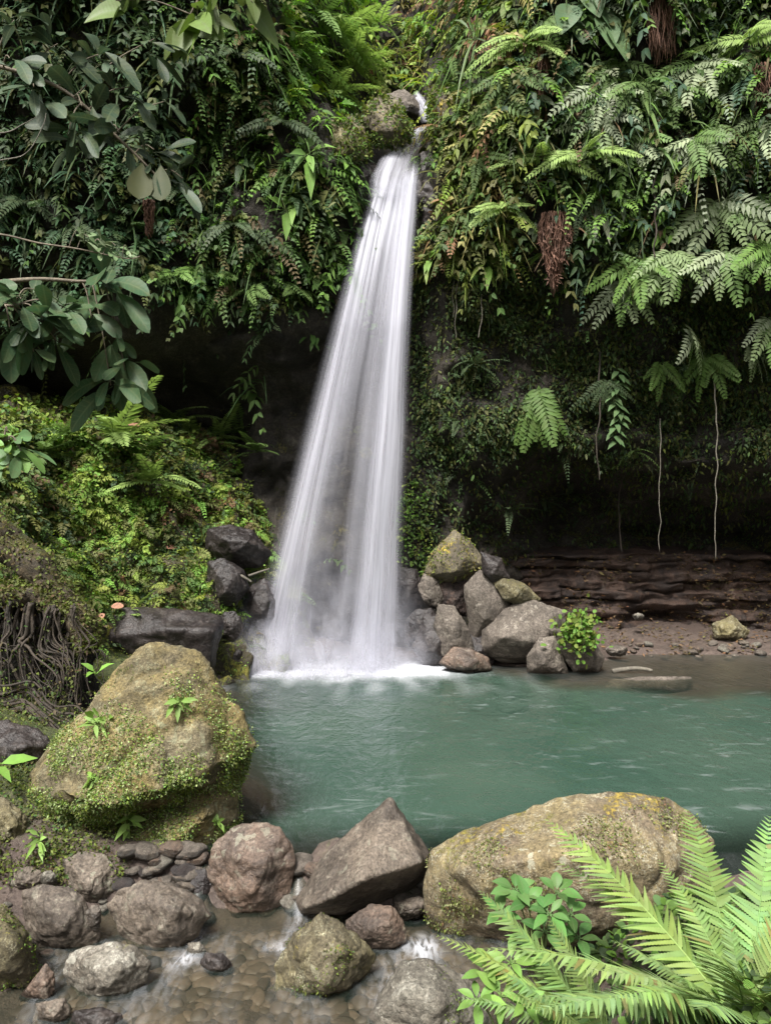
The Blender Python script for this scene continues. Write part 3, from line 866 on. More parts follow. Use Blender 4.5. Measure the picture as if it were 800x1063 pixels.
rk_R1 = rock('mossy_boulder', 'triangular rock with yellow moss topping the pile right of the waterfall', 'rock', [
    (14.5, [(470, 549), (490, 566), (506, 588), (497, 597), (470, 603), (448, 600), (438, 592), (450, 572)], None)], R_YELLOWMOSS, RG, amp=.018, smooth=1)
rock('boulder', 'tan angular rock leaning under the yellow-mossed triangle', 'rock', [
    (14.1, [(497, 595), (515, 600), (535, 622), (520, 640), (500, 660), (490, 665), (484, 640), (482, 610)], None)], R_TAN, RG, amp=.016, smooth=1, grow=1.12, cuts=2)
rock('boulder', 'largest smooth tan block in the pile right of the waterfall', 'rock', [
    (13.9, [(545, 622), (582, 636), (583, 650), (570, 668), (550, 684), (522, 685), (504, 675), (504, 655), (525, 635)], [(520, 660, -.5), (545, 650, -.55), (560, 668, -.4), (535, 630, -.15)])], R_TAN, RG, amp=.012, smooth=1, grow=1.12, cuts=2)
rock('boulder', 'small tan trapezoid rock standing at the water edge', 'rock', [
    (13.4, [(560, 664), (575, 662), (588, 700), (547, 700), (548, 682)], None)], R_TAN, RG, amp=.016, smooth=1, grow=1.12, cuts=2)
rock('boulder', 'tilted rock with a black shadowed cleft beside small green bush', 'rock', [
    (13.5, [(570, 654), (590, 655), (612, 664), (625, 682), (620, 697), (596, 698), (585, 680)], [(600, 668, -.25), (610, 685, -.35), (590, 665, -.2)])], R_TAN, RG, amp=.016, smooth=1, grow=1.12, cuts=2)
rock('boulder', 'grey wedge rock sloping down to the pool', 'rock', [
    (13.8, [(456, 630), (472, 632), (486, 655), (490, 674), (478, 690), (460, 678), (452, 650)], None)], R_TAN, RG, amp=.018, smooth=1, grow=1.12, cuts=2)
rock('boulder', 'wet orange brown rock at the edge of the white water', 'rock', [
    (13.5, [(470, 672), (488, 674), (508, 682), (512, 695), (490, 700), (466, 697), (457, 688)], None)], R_RED, RG, amp=.03)
rock('boulder', 'greenish grey rock right against the falling water', 'rock', [
    (14.2, [(430, 632), (448, 628), (456, 645), (458, 668), (440, 674), (420, 668), (421, 645)], None)], R_WET, RG, amp=.03)
rock('boulder', 'dark red brown rock face beside the curtain of water', 'rock', [
    (14.7, [(415, 585), (432, 590), (440, 605), (436, 628), (420, 640), (408, 640), (406, 600)], None)], R_WET, RG, amp=.03)
rock('boulder', 'narrow cracked rock under the left corner of the mossed triangle', 'rock', [
    (14.4, [(438, 592), (452, 602), (460, 622), (455, 634), (440, 625), (434, 608)], None)], R_TAN, RG, amp=.03)
rock('boulder', 'dark rock filling the gap below the mossed triangle', 'rock', [
    (14.5, [(452, 604), (485, 604), (487, 640), (470, 640), (456, 628)], None)], R_LEDGE, RG, amp=.03)
rock('boulder', 'low flat rock lying in the shallow water by the beach', 'rock', [
    (12.9, [(632, 706), (660, 704), (700, 702), (722, 703), (725, 713), (700, 719), (650, 720), (630, 716)], None)], R_TAN, amp=.02, thick=.4)
rock('boulder', 'small pale stone on the red ledge beneath the overhang', 'stone', [(16.1, ellipse(662, 640, 6, 4), None)], R_GREY)
rock('boulder', 'pinkish stone on the beach beside the green bush', 'stone', [(14.6, ellipse(640, 676, 14, 6), None)], R_TAN)
rock('boulder', 'mossy block at the foot of the ledge on the beach', 'rock', [(15.8, [(735, 645), (760, 640), (778, 655), (770, 666), (742, 664)], None)], R_OLIVE)

LG = 'wet rocks left of the waterfall'
rock('boulder', 'dark wet angular rock jutting from the bank toward the waterfall', 'rock', [
    (13.9, [(215, 545), (240, 540), (262, 552), (284, 575), (272, 590), (240, 590), (212, 570)], None)], R_WET, LG, amp=.022, smooth=1, cuts=7)
rock('boulder', 'dark pitted rock below the jutting angular one', 'rock', [
    (13.5, [(212, 582), (232, 580), (252, 592), (262, 610), (248, 632), (222, 628), (210, 605)], None)], R_WET, LG, amp=.022, cuts=7)
rock('boulder', 'wet black rock splashed by the left side of the fall', 'rock', [
    (13.9, [(248, 602), (275, 600), (298, 620), (295, 648), (270, 652), (245, 640)], None)], R_WET, LG, amp=.022, cuts=7)
rock('boulder', 'long dark flat-topped slab at the foot of the mossy bank', 'rock', [
    (12.6, [(100, 648), (135, 632), (190, 636), (238, 634), (242, 650), (232, 690), (228, 708), (150, 700), (90, 690)], [(120, 655, -.5), (180, 652, -.6), (225, 652, -.4), (225, 690, -.3)])], R_WET, LG, amp=.02)
rock('boulder', 'small wet rock poking out at the waterline left of the foam', 'rock', [(13.3, ellipse(244, 682, 12, 14), None)], R_WET, LG)
rock('boulder', 'grey green rock tucked behind the end of the slab', 'rock', [(13.3, ellipse(240, 650, 14, 15), None)], R_WET, LG)

UG = 'rocks in the stream above the lip'
rock('mossy_boulder', 'round moss-capped rock perched above the lip of the waterfall', 'rock', [
    (14.4, [(378, 112), (392, 101), (412, 106), (424, 118), (430, 136), (418, 150), (395, 148), (380, 132)], None)], R_YELLOWMOSS, UG, amp=.03)
rock('boulder', 'grey brown stone behind the moss-capped rock', 'rock', [(15.0, [(400, 96), (420, 93), (436, 108), (440, 122), (420, 122), (404, 110)], None)], R_TAN, UG)
rock('boulder', 'wet shiny rock under the little upper cascade', 'rock', [(15.2, [(428, 98), (442, 100), (452, 118), (448, 134), (430, 130), (424, 112)], None)], R_WET, UG)
rock('mossy_boulder', 'green mossy shoulder of rock right of the lip', 'rock', [(14.3, [(450, 92), (470, 88), (482, 110), (478, 140), (452, 145), (445, 118)], None)], R_YELLOWMOSS, UG, amp=.04)
rock('boulder', 'dark wet rock right under the spout on the left side', 'rock', [(14.5, [(352, 168), (378, 160), (392, 178), (385, 205), (365, 215), (350, 195)], None)], R_WET, UG, amp=.05)
rock('mossy_boulder', 'brown green mossy pillar left of the lip', 'rock', [(14.3, [(340, 122), (365, 118), (380, 130), (382, 160), (360, 175), (338, 168)], None)], R_OLIVE, UG, amp=.04)
rock('boulder', 'dark pitted rock right of the spout', 'rock', [(14.6, [(436, 160), (458, 150), (468, 185), (460, 230), (440, 240), (432, 200)], None)], R_WET, UG, amp=.05)

# loose small stones among the boulders
def stone_mesh(seed):
    bm = bmesh.new(); bmesh.ops.create_icosphere(bm, subdivisions=3, radius=1)
    for v in bm.verts:
        p = v.co.copy()
        v.co *= 1 + .22 * noise.noise(p * 1.1 + Vector((seed * 9, 0, 0))) + .08 * noise.noise(p * 3 + Vector((seed, 4, 0)))
        v.co.z *= .62; v.co.x *= 1.2
    me = bpy.data.meshes.new('stone'); bm.to_mesh(me); bm.free()
    me.polygons.foreach_set('use_smooth', np.ones(len(me.polygons), bool))
    return me


SM = []
for k, mt in enumerate((R_BROWN, R_GREY, R_RED, R_TAN, R_WET)):
    s_ = stone_mesh(k); s_.materials.append(mt); SM.append(s_)
BV_G = bvh_of([ground])
for zone, lab, grp in (
        ((105, 215, 955, 1005, 26), 'small pebble on the gravel below the egg-shaped boulder', 'pebbles between the left boulders'),
        ((5, 110, 915, 1000, 22), 'small stone wedged among the left foreground boulders', 'stones wedged among the left boulders'),
        ((128, 216, 884, 930, 46), 'wet stone heaped between pointed boulder and egg-shaped boulder', 'stones heaped at the left of the outlet'),
        ((300, 445, 895, 945, 22), 'small stone in the gap under the tall wedge boulder', 'stones in the outlet under the wedge boulder'),
        ((610, 790, 668, 686, 30), 'small reddish stone on the beach below the ledge', 'stones on the beach')):
    x0, x1, y0, y1, n = zone
    for i in range(n):
        loc, nn = hit(random.uniform(x0, x1), random.uniform(y0, y1), BV_G)
        if loc is None: continue
        o = bpy.data.objects.new('stone', random.choice(SM if y0 > 880 else SM[:4])); COL.objects.link(o)
        s = random.uniform(.025, .07) * (1.6 if y0 < 700 else 1.35 if y0 < 900 else 1)
        o.location = loc + Vector((0, 0, s * .3)); o.scale = (s, s, s); o.rotation_euler = (random.uniform(-.3, .3), random.uniform(-.3, .3), random.uniform(0, 6))
        tag(o, lab, 'stone', grp)

# gravel of the stream bed under the water: nobody could count it
def build_gravel(n=8500):
    bm = bmesh.new(); bmesh.ops.create_icosphere(bm, subdivisions=2, radius=1)
    bv = np.array([tuple(v.co) for v in bm.verts]); bf = np.array([[v.index for v in f.verts] for f in bm.faces]); bm.free()
    x = rng.uniform(-2.3, 1.0, n); y = rng.uniform(4.0, 5.8, n); s_ = .010 + .062 * rng.random(n) ** 4.5
    z = ground_z(x[None], y[None])[0]
    sc_ = np.stack([s_ * rng.uniform(1, 1.6, n), s_, s_ * rng.uniform(.3, .6, n)], 1)
    k = rng.uniform(1.2, 2.6, (n, 1, 3)); ph = rng.uniform(0, 6, (n, 1, 3))
    b_ = bv[None] * (1 + .16 * np.sin(bv[None][..., [1, 2, 0]] * k + ph) + .12 * np.sin(bv[None][..., [2, 0, 1]] * k * 1.7 + ph * 2))
    V = b_ * sc_[:, None]; th = rng.uniform(0, 6.28, n)[:, None]
    V = np.stack([V[..., 0] * np.cos(th) - V[..., 1] * np.sin(th), V[..., 0] * np.sin(th) + V[..., 1] * np.cos(th), V[..., 2]], -1)
    V += np.stack([x, y, z + s_ * .15], 1)[:, None]
    T = (bf[None] + (np.arange(n) * len(bv))[:, None, None]).reshape(-1, 3)
    acc = Acc(); acc.raw(V.reshape(-1, 3), T, np.ones((n * len(bv), 3)), np.zeros((n * len(bv), 2)))
    return acc.mesh('gravel')


M_GRAVEL = NT('gravel')
_g = M_GRAVEL
_ge = _g.n('NewGeometry'); _tc = _g.n('TexCoord')
_c = _g.mix(_ge.outputs['Random Per Island'], (.045, .033, .026), (.145, .108, .083))
_c = _g.mix(_g.ramp(_g.noise(_tc.outputs['Object'], 30, 5), .4, .7, 0, .5), _c, (.05, .04, .03))
_b = _g.n('BsdfPrincipled', i_Roughness=.6); _g.l(_c, _b.inputs['Base Color']); _g.l(_b.outputs[0], _g.out.inputs[0])
gravel = link_mesh('gravel', build_gravel(), M_GRAVEL.m); tag(gravel, 'brown pebbles on the shallow stream bed', 'gravel', kind='stuff')

# ------------------------------------------------------------------ waterfall

FALL = np.array([(158, 393, 437), (170, 393, 436), (200, 384, 433), (250, 369, 429), (300, 356, 426), (350, 343, 424), (400, 330, 422), (450, 317, 421),
                 (500, 304, 419), (550, 291, 417), (600, 279, 416), (650, 268, 414), (696, 262, 413)], float)


def mat_fall():
    m = NT('falling_water')
    uv = m.n('UVMap', uv_map='UVMap'); al = m.n('Attribute', attribute_name='veil')
    mp = m.n('Mapping'); mp.inputs['Scale'].default_value = (14, .6, 1); m.l(uv.outputs[0], mp.inputs[0])
    oi = m.n('ObjectInfo'); of = m.n('VectorMath', operation='SCALE'); of.inputs[0].default_value = (31, 17, 9); m.l(oi.outputs['Random'], of.inputs['Scale'])
    ad = m.n('VectorMath', operation='ADD'); m.l(mp.outputs[0], ad.inputs[0]); m.l(of.outputs[0], ad.inputs[1])
    a = m.noise(ad.outputs[0], 1.0, 5, .6, .15)
    mp2 = m.n('Mapping'); mp2.inputs['Scale'].default_value = (60, 1.5, 1); m.l(ad.outputs[0], mp2.inputs[0])
    b = m.noise(ad.outputs[0], 4.5, 4, .6)
    st = m.math('ADD', m.math('MULTIPLY', a, .84), m.math('MULTIPLY', b, .16))
    st = m.ramp(st, .30, .68, .22, 1.0)
    alpha = m.math('MINIMUM', m.math('MULTIPLY', st, al.outputs['Fac']), .98)
    df = m.n('BsdfDiffuse'); df.inputs['Color'].default_value = (.60, .60, .67, 1)
    tl = m.n('BsdfTranslucent'); tl.inputs['Color'].default_value = (.60, .60, .67, 1)
    mx = m.n('MixShader'); mx.inputs[0].default_value = .3; m.l(df.outputs[0], mx.inputs[1]); m.l(tl.outputs[0], mx.inputs[2])
    tr = m.n('BsdfTransparent')
    s = m.n('MixShader'); m.l(alpha, s.inputs[0]); m.l(tr.outputs[0], s.inputs[1]); m.l(mx.outputs[0], s.inputs[2])
    m.l(s.outputs[0], m.out.inputs[0])
    return m.m


M_FALL = mat_fall()


def mat_mist():
    m = NT('spray_mist')
    al = m.n('Attribute', attribute_name='veil'); tc = m.n('TexCoord'); oi = m.n('ObjectInfo')
    of = m.n('VectorMath', operation='SCALE'); of.inputs[0].default_value = (31, 17, 9); m.l(oi.outputs['Random'], of.inputs['Scale'])
    ad = m.n('VectorMath', operation='ADD'); m.l(tc.outputs['Object'], ad.inputs[0]); m.l(of.outputs[0], ad.inputs[1])
    mp = m.n('Mapping'); mp.inputs['Scale'].default_value = (1.6, 1, .9); m.l(ad.outputs[0], mp.inputs[0])
    a = m.noise(mp.outputs[0], 2.0, 5, .6, .4)
    alpha = m.math('MULTIPLY', m.ramp(a, .3, .68), al.outputs['Fac'])
    df = m.n('BsdfDiffuse'); df.inputs['Color'].default_value = (.62, .62, .69, 1)
    tl = m.n('BsdfTranslucent'); tl.inputs['Color'].default_value = (.62, .62, .69, 1)
    mx = m.n('MixShader'); mx.inputs[0].default_value = .4; m.l(df.outputs[0], mx.inputs[1]); m.l(tl.outputs[0], mx.inputs[2])
    tr = m.n('BsdfTransparent'); s = m.n('MixShader'); m.l(alpha, s.inputs[0]); m.l(tr.outputs[0], s.inputs[1]); m.l(mx.outputs[0], s.inputs[2])
    m.l(s.outputs[0], m.out.inputs[0])
    return m.m


M_MIST = mat_mist()


def veil_sheet(name, parent, u0, u1, yoff, bulge, dens, v0=0.0, v1=1.0, spread=0.0, nu=40, nv=90, mat=None):
    """one curved curtain of water between fractions u0..u1 of the fall's width; dens(u, v) -> opacity"""
    P = np.zeros((nv, nu, 3)); A = np.zeros((nv, nu)); U = np.zeros((nv, nu, 2))
    for j in range(nv):
        v = v0 + (v1 - v0) * j / (nv - 1); py = 158 + v * 538
        l, r = np.interp(py, FALL[:, 0], FALL[:, 1]), np.interp(py, FALL[:, 0], FALL[:, 2])
        Yc = 14.45 - .55 * min(1, v * 3.0) ** .7
        for i in range(nu):
            k = i / (nu - 1); u = u0 + (u1 - u0) * k
            u_ = u + spread * (u - .5) * v
            y = Yc + yoff * (.3 + .7 * v) - bulge * math.sin(math.pi * min(max(u, 0), 1)) * (.25 + .75 * v)
            w = W(l + (r - l) * u_, py, Yc)
            w.x += .03 * noise.noise(Vector((u * 7, v * 2.5, yoff * 9)))
            P[j, i] = (w.x, y + .06 * noise.noise(Vector((u * 9, v * 2, yoff * 5))), w.z)
            e = min(1, min(k, 1 - k) * 5); e = e * e * (3 - 2 * e)
            A[j, i] = max(0, dens(u, v)) * e
            U[j, i] = (u, v * 2)
    me = grid_mesh(name, P, M_FALL)
    at = me.attributes.new('veil', 'FLOAT', 'POINT'); at.data.foreach_set('value', A.astype(np.float32).ravel())
    uv = me.uv_layers.new(name='UVMap'); li = np.zeros(len(me.loops), np.int32); me.loops.foreach_get('vertex_index', li)
    uv.data.foreach_set('uv', U.reshape(-1, 2)[li].astype(np.float32).ravel())
    org = Vector((-.8, 13.9, 0))
    for vtx in me.vertices: vtx.co -= org
    me.materials.clear(); me.materials.append(mat or M_FALL)
    return link_mesh(name, me, None, parent)


wf = empty('waterfall', (-.8, 13.9, 0), 'tall silky white waterfall pouring from the mossy lip into the pool', 'waterfall')
g_ = lambda x, c, s: math.exp(-((x - c) / s) ** 2)


def d_main(u, v):
    top = 1.25 * g_(v, .06, .16) * float(sstep(.0, .12, v + .12 * (u - .45)))
    return (.29 + top + .55 * g_(u, .78, .10) + .45 * g_(u, .93, .06) + .5 * g_(u, .14 + .03 * v, .13) - .35 * g_(u, .45, .18) * float(sstep(.35, .7, v)) + .25 * float(sstep(.85, 1, v))) * float(sstep(.012 + .05 * (1 - u), .05 + .06 * (1 - u), v))


veil_sheet('water_curtain', wf, 0, 1, 0, .35, d_main)
veil_sheet('water_curtain', wf, -.03, 1.02, .3, .1, lambda u, v: float(sstep(.01, .08, v)) * (.26 + .3 * g_(u, .8, .2) + .5 * g_(v, 0.05, .2) - .14 * g_(u, .45, .2) * float(sstep(.35, .7, v))))
veil_sheet('water_curtain', wf, .55, 1.03, -.14, .42, lambda u, v: (.3 + .75 * g_(u, .82, .07) + .4 * g_(u, .95, .04)) * float(sstep(0, .12, v)))
veil_sheet('water_curtain', wf, -.05, .5, -.1, .3, lambda u, v: (.22 + .5 * g_(u, .1, .06)) * float(sstep(.05, .3, v)))
for (a0, a1, yo, bu, v0, pk) in ((-.30, 1.25, -.2, .5, .80, .55), (-.36, 1.32, -.45, .5, .87, .6), (-.28, 1.22, -.65, .45, .90, .6), (-.15, 1.1, .1, .3, .72, .45)):
    veil_sheet('spray', wf, a0, a1, yo, bu, (lambda v0, pk: lambda u, v: pk * float(sstep(v0, 1, v)) ** .8 * (1 - .35 * abs(u - .5)))(v0, pk), v0, 1.004, mat=M_MIST)
# thin smoky spill feeding the lip and the small cascade upstream
P = []


def ribbon(name, parent, pts, widths, dens):
    nv, nu = 24, 12
    pts = np.array([tuple(W(*p)) for p in pts]); t = np.linspace(0, 1, len(pts)); tt = np.linspace(0, 1, nv)
    C = np.stack([np.interp(tt, t, pts[:, k]) for k in range(3)], 1); wd_ = np.interp(tt, t, widths)
    Pm = np.zeros((nv, nu, 3)); A = np.zeros((nv, nu)); U = np.zeros((nv, nu, 2))
    for j in range(nv):
        for i in range(nu):
            k = i / (nu - 1)
            Pm[j, i] = C[j] + np.array(((k - .5) * wd_[j], -.10 * math.sin(math.pi * k), .02 * noise.noise(Vector((k * 4, j * .3, 0)))))
            A[j, i] = dens * min(1, min(k, 1 - k) * 4) * min(1, (1 - tt[j]) * 5 + .3) * min(1, tt[j] * 5)
            U[j, i] = (k * .5, tt[j])
    me = grid_mesh(name, Pm, M_FALL)
    at = me.attributes.new('veil', 'FLOAT', 'POINT'); at.data.foreach_set('value', A.astype(np.float32).ravel())
    uv = me.uv_layers.new(name='UVMap'); li = np.zeros(len(me.loops), np.int32); me.loops.foreach_get('vertex_index', li)
    uv.data.foreach_set('uv', U.reshape(-1, 2)[li].astype(np.float32).ravel())
    org = parent.location
    for v in me.vertices: v.co -= org
    return link_mesh(name, me, M_FALL, parent)


ribbon('spill', wf, [(434, 142, 14.95), (424, 152, 14.6), (412, 162, 14.45), (404, 182, 14.15), (398, 205, 14.0)], [.3, .45, .62, .7, .6], .75)
ribbon('upper_cascade', wf, [(432, 96, 15.4), (436, 106, 15.1), (443, 118, 14.95), (448, 128, 14.9)], [.15, .3, .4, .4], .8)
ribbon('upper_cascade', wf, [(444, 132, 14.8), (432, 138, 14.6), (424, 146, 14.5)], [.3, .3, .3], .7)

# ------------------------------------------------------------------ undergrowth that nobody could count


def sample(n, x0, x1, y0, y1, bv, fn):
    """n random rays into a window of the view; fn(px, py, loc, nor) -> keep?"""
    L, Nn, Q = [], [], []
    for _ in range(n):
        px, py = random.uniform(x0, x1), random.uniform(y0, y1)
        loc, nn = hit(px, py, bv)
        if loc is None: continue
        if random.random() < fn(px, py, loc): L.append(tuple(loc)); Nn.append(tuple(nn)); Q.append((px, py))
    return np.array(L).reshape(-1, 3), np.array(Nn).reshape(-1, 3), np.array(Q).reshape(-1, 2)


def wall_dirs(Nn, out=.55, side=.7, up=.1, upj=.4):
    M = len(Nn)
    h = Nn.copy(); h[:, 2] *= .3; h = nrm(h)
    r = np.cross(h, np.array([0, 0, 1.]))
    d = h * rng.uniform(out * .5, out * 1.4, (M, 1)) + r * rng.normal(0, side, (M, 1))
    d[:, 2] += up + rng.normal(0, upj, M)
    return nrm(d), nrm(h + np.array([0, 0, .8]) + rng.normal(0, .25, (M, 3)))


def clump(loc, s=1.1, k=0.0):
    return noise.noise(Vector(loc) * s + Vector((k, 3.3, 1.7))) * .5 + .5


def dens_wall(px, py, loc):
    c = clump(loc, 1.2)
    # lower border of the hanging growth: left wall, right of the fall, right wall
    if px < 365:
        low = 302 + 12 * math.sin(px * .05)
        base = .95 if px > 180 else .55
    elif px < 436 and py > 98: return 0
    elif px < 465:
        low = 95 if px < 440 else 300
        base = .8
    elif px < 540: low, base = 335, .95
    else: low, base = 250 - 25 * float(sstep(590, 640, px)) - 60 * float(sstep(680, 720, px)) + 12 * math.sin(px * .09), .9
    if py < low: f = base
    elif py < low + 40: f = base * (1 - (py - low) / 40) * .8
    elif px > 690 and py < 215: f = .03
    elif px > 425 and py < 480: f = .75
    elif px > 425 and py < 570: f = .5
    else: f = .02
    return f * float(sstep(.26, .5, c)) if py < low else f * float(sstep(.35, .65, c))


def zone_cols(Q, Lc):
    out = np.zeros((len(Q), 3))
    for i, (px, py) in enumerate(Q):
        c = clump(Lc[i], .8, 20); 
        if px < 190: pal, w = (G_DARK, TEAL, OLIVE * .6, G_MID * .7), (5, 3, 2, 1)  # dark palette also carries the shade over the upper left wall
        elif px < 370:
            pal, w = (G_DARK, G_MID * .9, OLIVE * .8, BROWN * .7, G_BRIGHT * .9), (4, 5, 2, 1.2, 1.2 if c < .55 else 4)
            if py < 130 and px > 290: pal, w = (G_MID * 1.3, G_YEL * 1.4, G_BRIGHT * 1.4), (2, 3, 3)
        elif px < 470 and py < 110: pal, w = (G_YEL * 1.7, OLIVE * 1.7, STRAW, G_MID * 1.5, RUST * .8, G_BRIGHT * 1.5), (4, 2, 1.5, 2, 1, 3)  # notch leaf colours raised to paint in the light filling it
        elif px < 545: pal, w = (G_YEL, OLIVE, G_MID, STRAW, RUST, G_BRIGHT * .8), (3, 3, 3, 1.5, 1, 1)
        else: pal, w = (G_MID * 1.15, SAGE, OLIVE, BROWN * .9, G_BRIGHT * 1.1, G_DARK, TEAL), (5, 2.2, 1.5, 1.2, 2 if c < .5 else 5, 2, 2)
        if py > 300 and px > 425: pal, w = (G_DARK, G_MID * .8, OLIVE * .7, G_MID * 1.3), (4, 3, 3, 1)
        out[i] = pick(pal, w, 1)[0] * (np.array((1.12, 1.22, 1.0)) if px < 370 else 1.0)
    return out


def wall_growth():
    acc = Acc()
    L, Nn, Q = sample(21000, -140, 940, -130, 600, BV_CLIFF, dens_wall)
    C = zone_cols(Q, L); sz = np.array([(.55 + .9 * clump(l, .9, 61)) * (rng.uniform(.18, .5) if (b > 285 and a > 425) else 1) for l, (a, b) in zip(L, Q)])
    D, N2 = wall_dirs(Nn)
    kind = rng.random(len(L))
    # hanging leafy sprigs
    k = kind < .24
    m = k.sum()
    acc.fronds(T_LANCE, L[k], D[k], N2[k], rng.uniform(.35, .8, m) * sz[k], rng.uniform(.10, .2, m) * sz[k], 6, rng.uniform(.5, 1.0, m), C[k], angle=55, pw=.62, pdroop=.5, jit=.25, prof=lambda x: .65 + .35 * np.sin(x * 3))
    # small ferns
    k = (kind >= .24) & (kind < .62); m = k.sum()
    acc.fronds(T_RHOMB, L[k], D[k], N2[k], rng.uniform(.4, .95, m) * sz[k], rng.uniform(.10, .2, m) * sz[k], 13, rng.uniform(.45, .9, m), C[k], angle=68, pw=.85, pdroop=.2)
    # tufts of broad leaves
    k = (kind >= .62) & (kind < .88); m = k.sum()
    for _ in range(5):
        dd, nn = wall_dirs(Nn[k], .6, .8, .15, .5)
        ln = rng.uniform(.10, .28, m) * sz[k]
        acc.leaves(T_LANCE if _ % 2 else T_ROUND, L[k] + rng.normal(0, .08, (m, 3)) + Nn[k] * .06, dd, nn, ln, ln * rng.uniform(.35, .6, m), rng.uniform(.3, .9, m), C[k] * rng.uniform(.8, 1.3, (m, 1)))
    # grassy, strap-like hanging blades
    k = kind >= .88; m = k.sum()
    for _ in range(6):
        dd, nn = wall_dirs(Nn[k], .7, .6, .3, .4)
        acc.leaves(T_BLADE, L[k] + rng.normal(0, .05, (m, 3)), dd, nn, rng.uniform(.35, .8, m) * sz[k], .035 * sz[k], rng.uniform(.5, 1.1, m), C[k] * rng.uniform(.8, 1.2, (m, 1)))
    return acc


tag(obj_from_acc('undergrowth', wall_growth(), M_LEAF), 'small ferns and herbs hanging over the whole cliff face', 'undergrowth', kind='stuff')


def cliff_moss():
    acc = Acc()
    def dens(px, py, loc):
        if px < 428: return 0
        return (.9 if py < 470 else .3 if py < 500 else .18) * float(sstep(.34, .58, clump(loc, 1.5, 71))) + .12
    L, Nn, Q = sample(24000, 428, 900, 240, 585, BV_CLIFF, dens)
    m = len(L); C = pick((OLIVE * .8, G_MID * .9, G_DARK, G_YEL * .6), (3, 3, 3, 1), m)
    for _ in range(4):
        ln = rng.uniform(.04, .11, m)
        acc.leaves(T_ROUND if _ == 0 else T_RHOMB, L + rng.normal(0, .07, (m, 3)) + Nn * .03, nrm(Nn * .5 + rng.normal(0, .6, (m, 3)) + np.array([0, 0, -.35])), nrm(Nn + rng.normal(0, .4, (m, 3)) + np.array([0, 0, .5])), ln, ln * .5, .3, C * rng.uniform(.7, 1.3, (m, 1)))
    return acc


tag(obj_from_acc('moss', cliff_moss(), M_HERB), 'patches of dim moss and tiny herbs on the rock under the right cliff', 'moss', kind='stuff')


def bank_growth():
    acc = Acc()
    def dens(px, py, loc):
        if py > 650 and not (px < 90 and py < 800): return .1
        if loc.z > 4.6: return .5
        return float(sstep(.2, .42, clump(loc, 1.6, 5)))
    L, Nn, Q = sample(21000, -160, 310, 415, 800, BV_BANK, dens)
    m = len(L)
    c1 = np.array([clump(l, 1.3, 9) for l in L])[:, None]; c2 = np.array([clump(l, 2.1, 40) for l in L])[:, None]
    C = np.where(c1 > .5, pick((G_YEL * 1.5, G_BRIGHT * 1.5, OLIVE * 1.5), (4, 4, 1.5), m), pick((G_MID * 1.4, OLIVE * 1.3, G_YEL * 1.2, G_DARK), (3, 2, 3, 1.5), m))
    C = np.where((c2 > .68) & (rng.random((m, 1)) < .5), pick((RUST * .8, BROWN), (1, 1), m), C)
    for _ in range(5):
        d = nrm(Nn * .7 + np.array([0, 0, .5]) + rng.normal(0, .6, (m, 3)))
        n2 = nrm(Nn + np.array([0, -.3, .8]) + rng.normal(0, .4, (m, 3)))
        ln = rng.uniform(.04, .10, m) * np.clip(.55 + .25 * (L[:, 2] - 1.2), .5, 1.4)
        acc.leaves(T_ROUND if _ < 2 else T_RHOMB, L + rng.normal(0, .05, (m, 3)) + Nn * .03, d, n2, ln, ln * rng.uniform(.5, .8, m), .3, C * rng.uniform(.75, 1.25, (m, 1)))
    # creeping sprigs and small fern fronds
    k = rng.random(m) < .10; q = k.sum()
    D, N2 = wall_dirs(Nn[k], .6, .8, .4, .4)
    acc.fronds(T_RHOMB, L[k], D, N2, rng.uniform(.25, .6, q), rng.uniform(.08, .15, q), 11, rng.uniform(.4, .8, q), C[k], angle=66, pw=.8)
    k = rng.random(m) < .10; q = k.sum()
    D, N2 = wall_dirs(Nn[k], .7, .8, .2, .4)
    acc.fronds(T_LANCE, L[k], D, N2, rng.uniform(.2, .45, q), rng.uniform(.08, .14, q), 6, rng.uniform(.4, .8, q), C[k], angle=55, pw=.7, pdroop=.4, jit=.2)
    return acc


tag(obj_from_acc('ground_cover', bank_growth(), M_HERB), 'bright moss and creeping herbs covering the left bank', 'ground cover', kind='stuff')


def patch(px0, px1, py0, py1, n, cols, wts, size=.1, bv=None):
    acc = Acc()
    L, Nn, Q = sample(n, px0, px1, py0, py1, bv, lambda a, b, l: 1.0 if ((a - (px0 + px1) / 2) / (px1 - px0) * 2) ** 2 + ((b - (py0 + py1) / 2) / (py1 - py0) * 2) ** 2 < 1 else 0)
    m = len(L); C = pick(cols, wts, m)
    for _ in range(3):
        d = nrm(Nn * .8 + np.array([0, 0, .4]) + rng.normal(0, .7, (m, 3))); ln = rng.uniform(.5, 1.3, m) * size
        acc.leaves(T_ROUND, L + Nn * rng.uniform(0, size * 1.5, (m, 1)) + rng.normal(0, size * .4, (m, 3)), d, nrm(Nn + rng.normal(0, .5, (m, 3)) + np.array([0, 0, .6])), ln, ln * .6, .3, C * rng.uniform(.8, 1.2, (m, 1)))
    return acc


tag(obj_from_acc('herbs', patch(412, 446, 500, 605, 380, (G_BRIGHT, G_YEL, G_MID), (3, 2, 3), .075, BV_CLIFF), M_HERB), 'small bright herbs beside the curtain of falling water', 'herbs', kind='stuff')

# ------------------------------------------------------------------ ferns (individual plants)


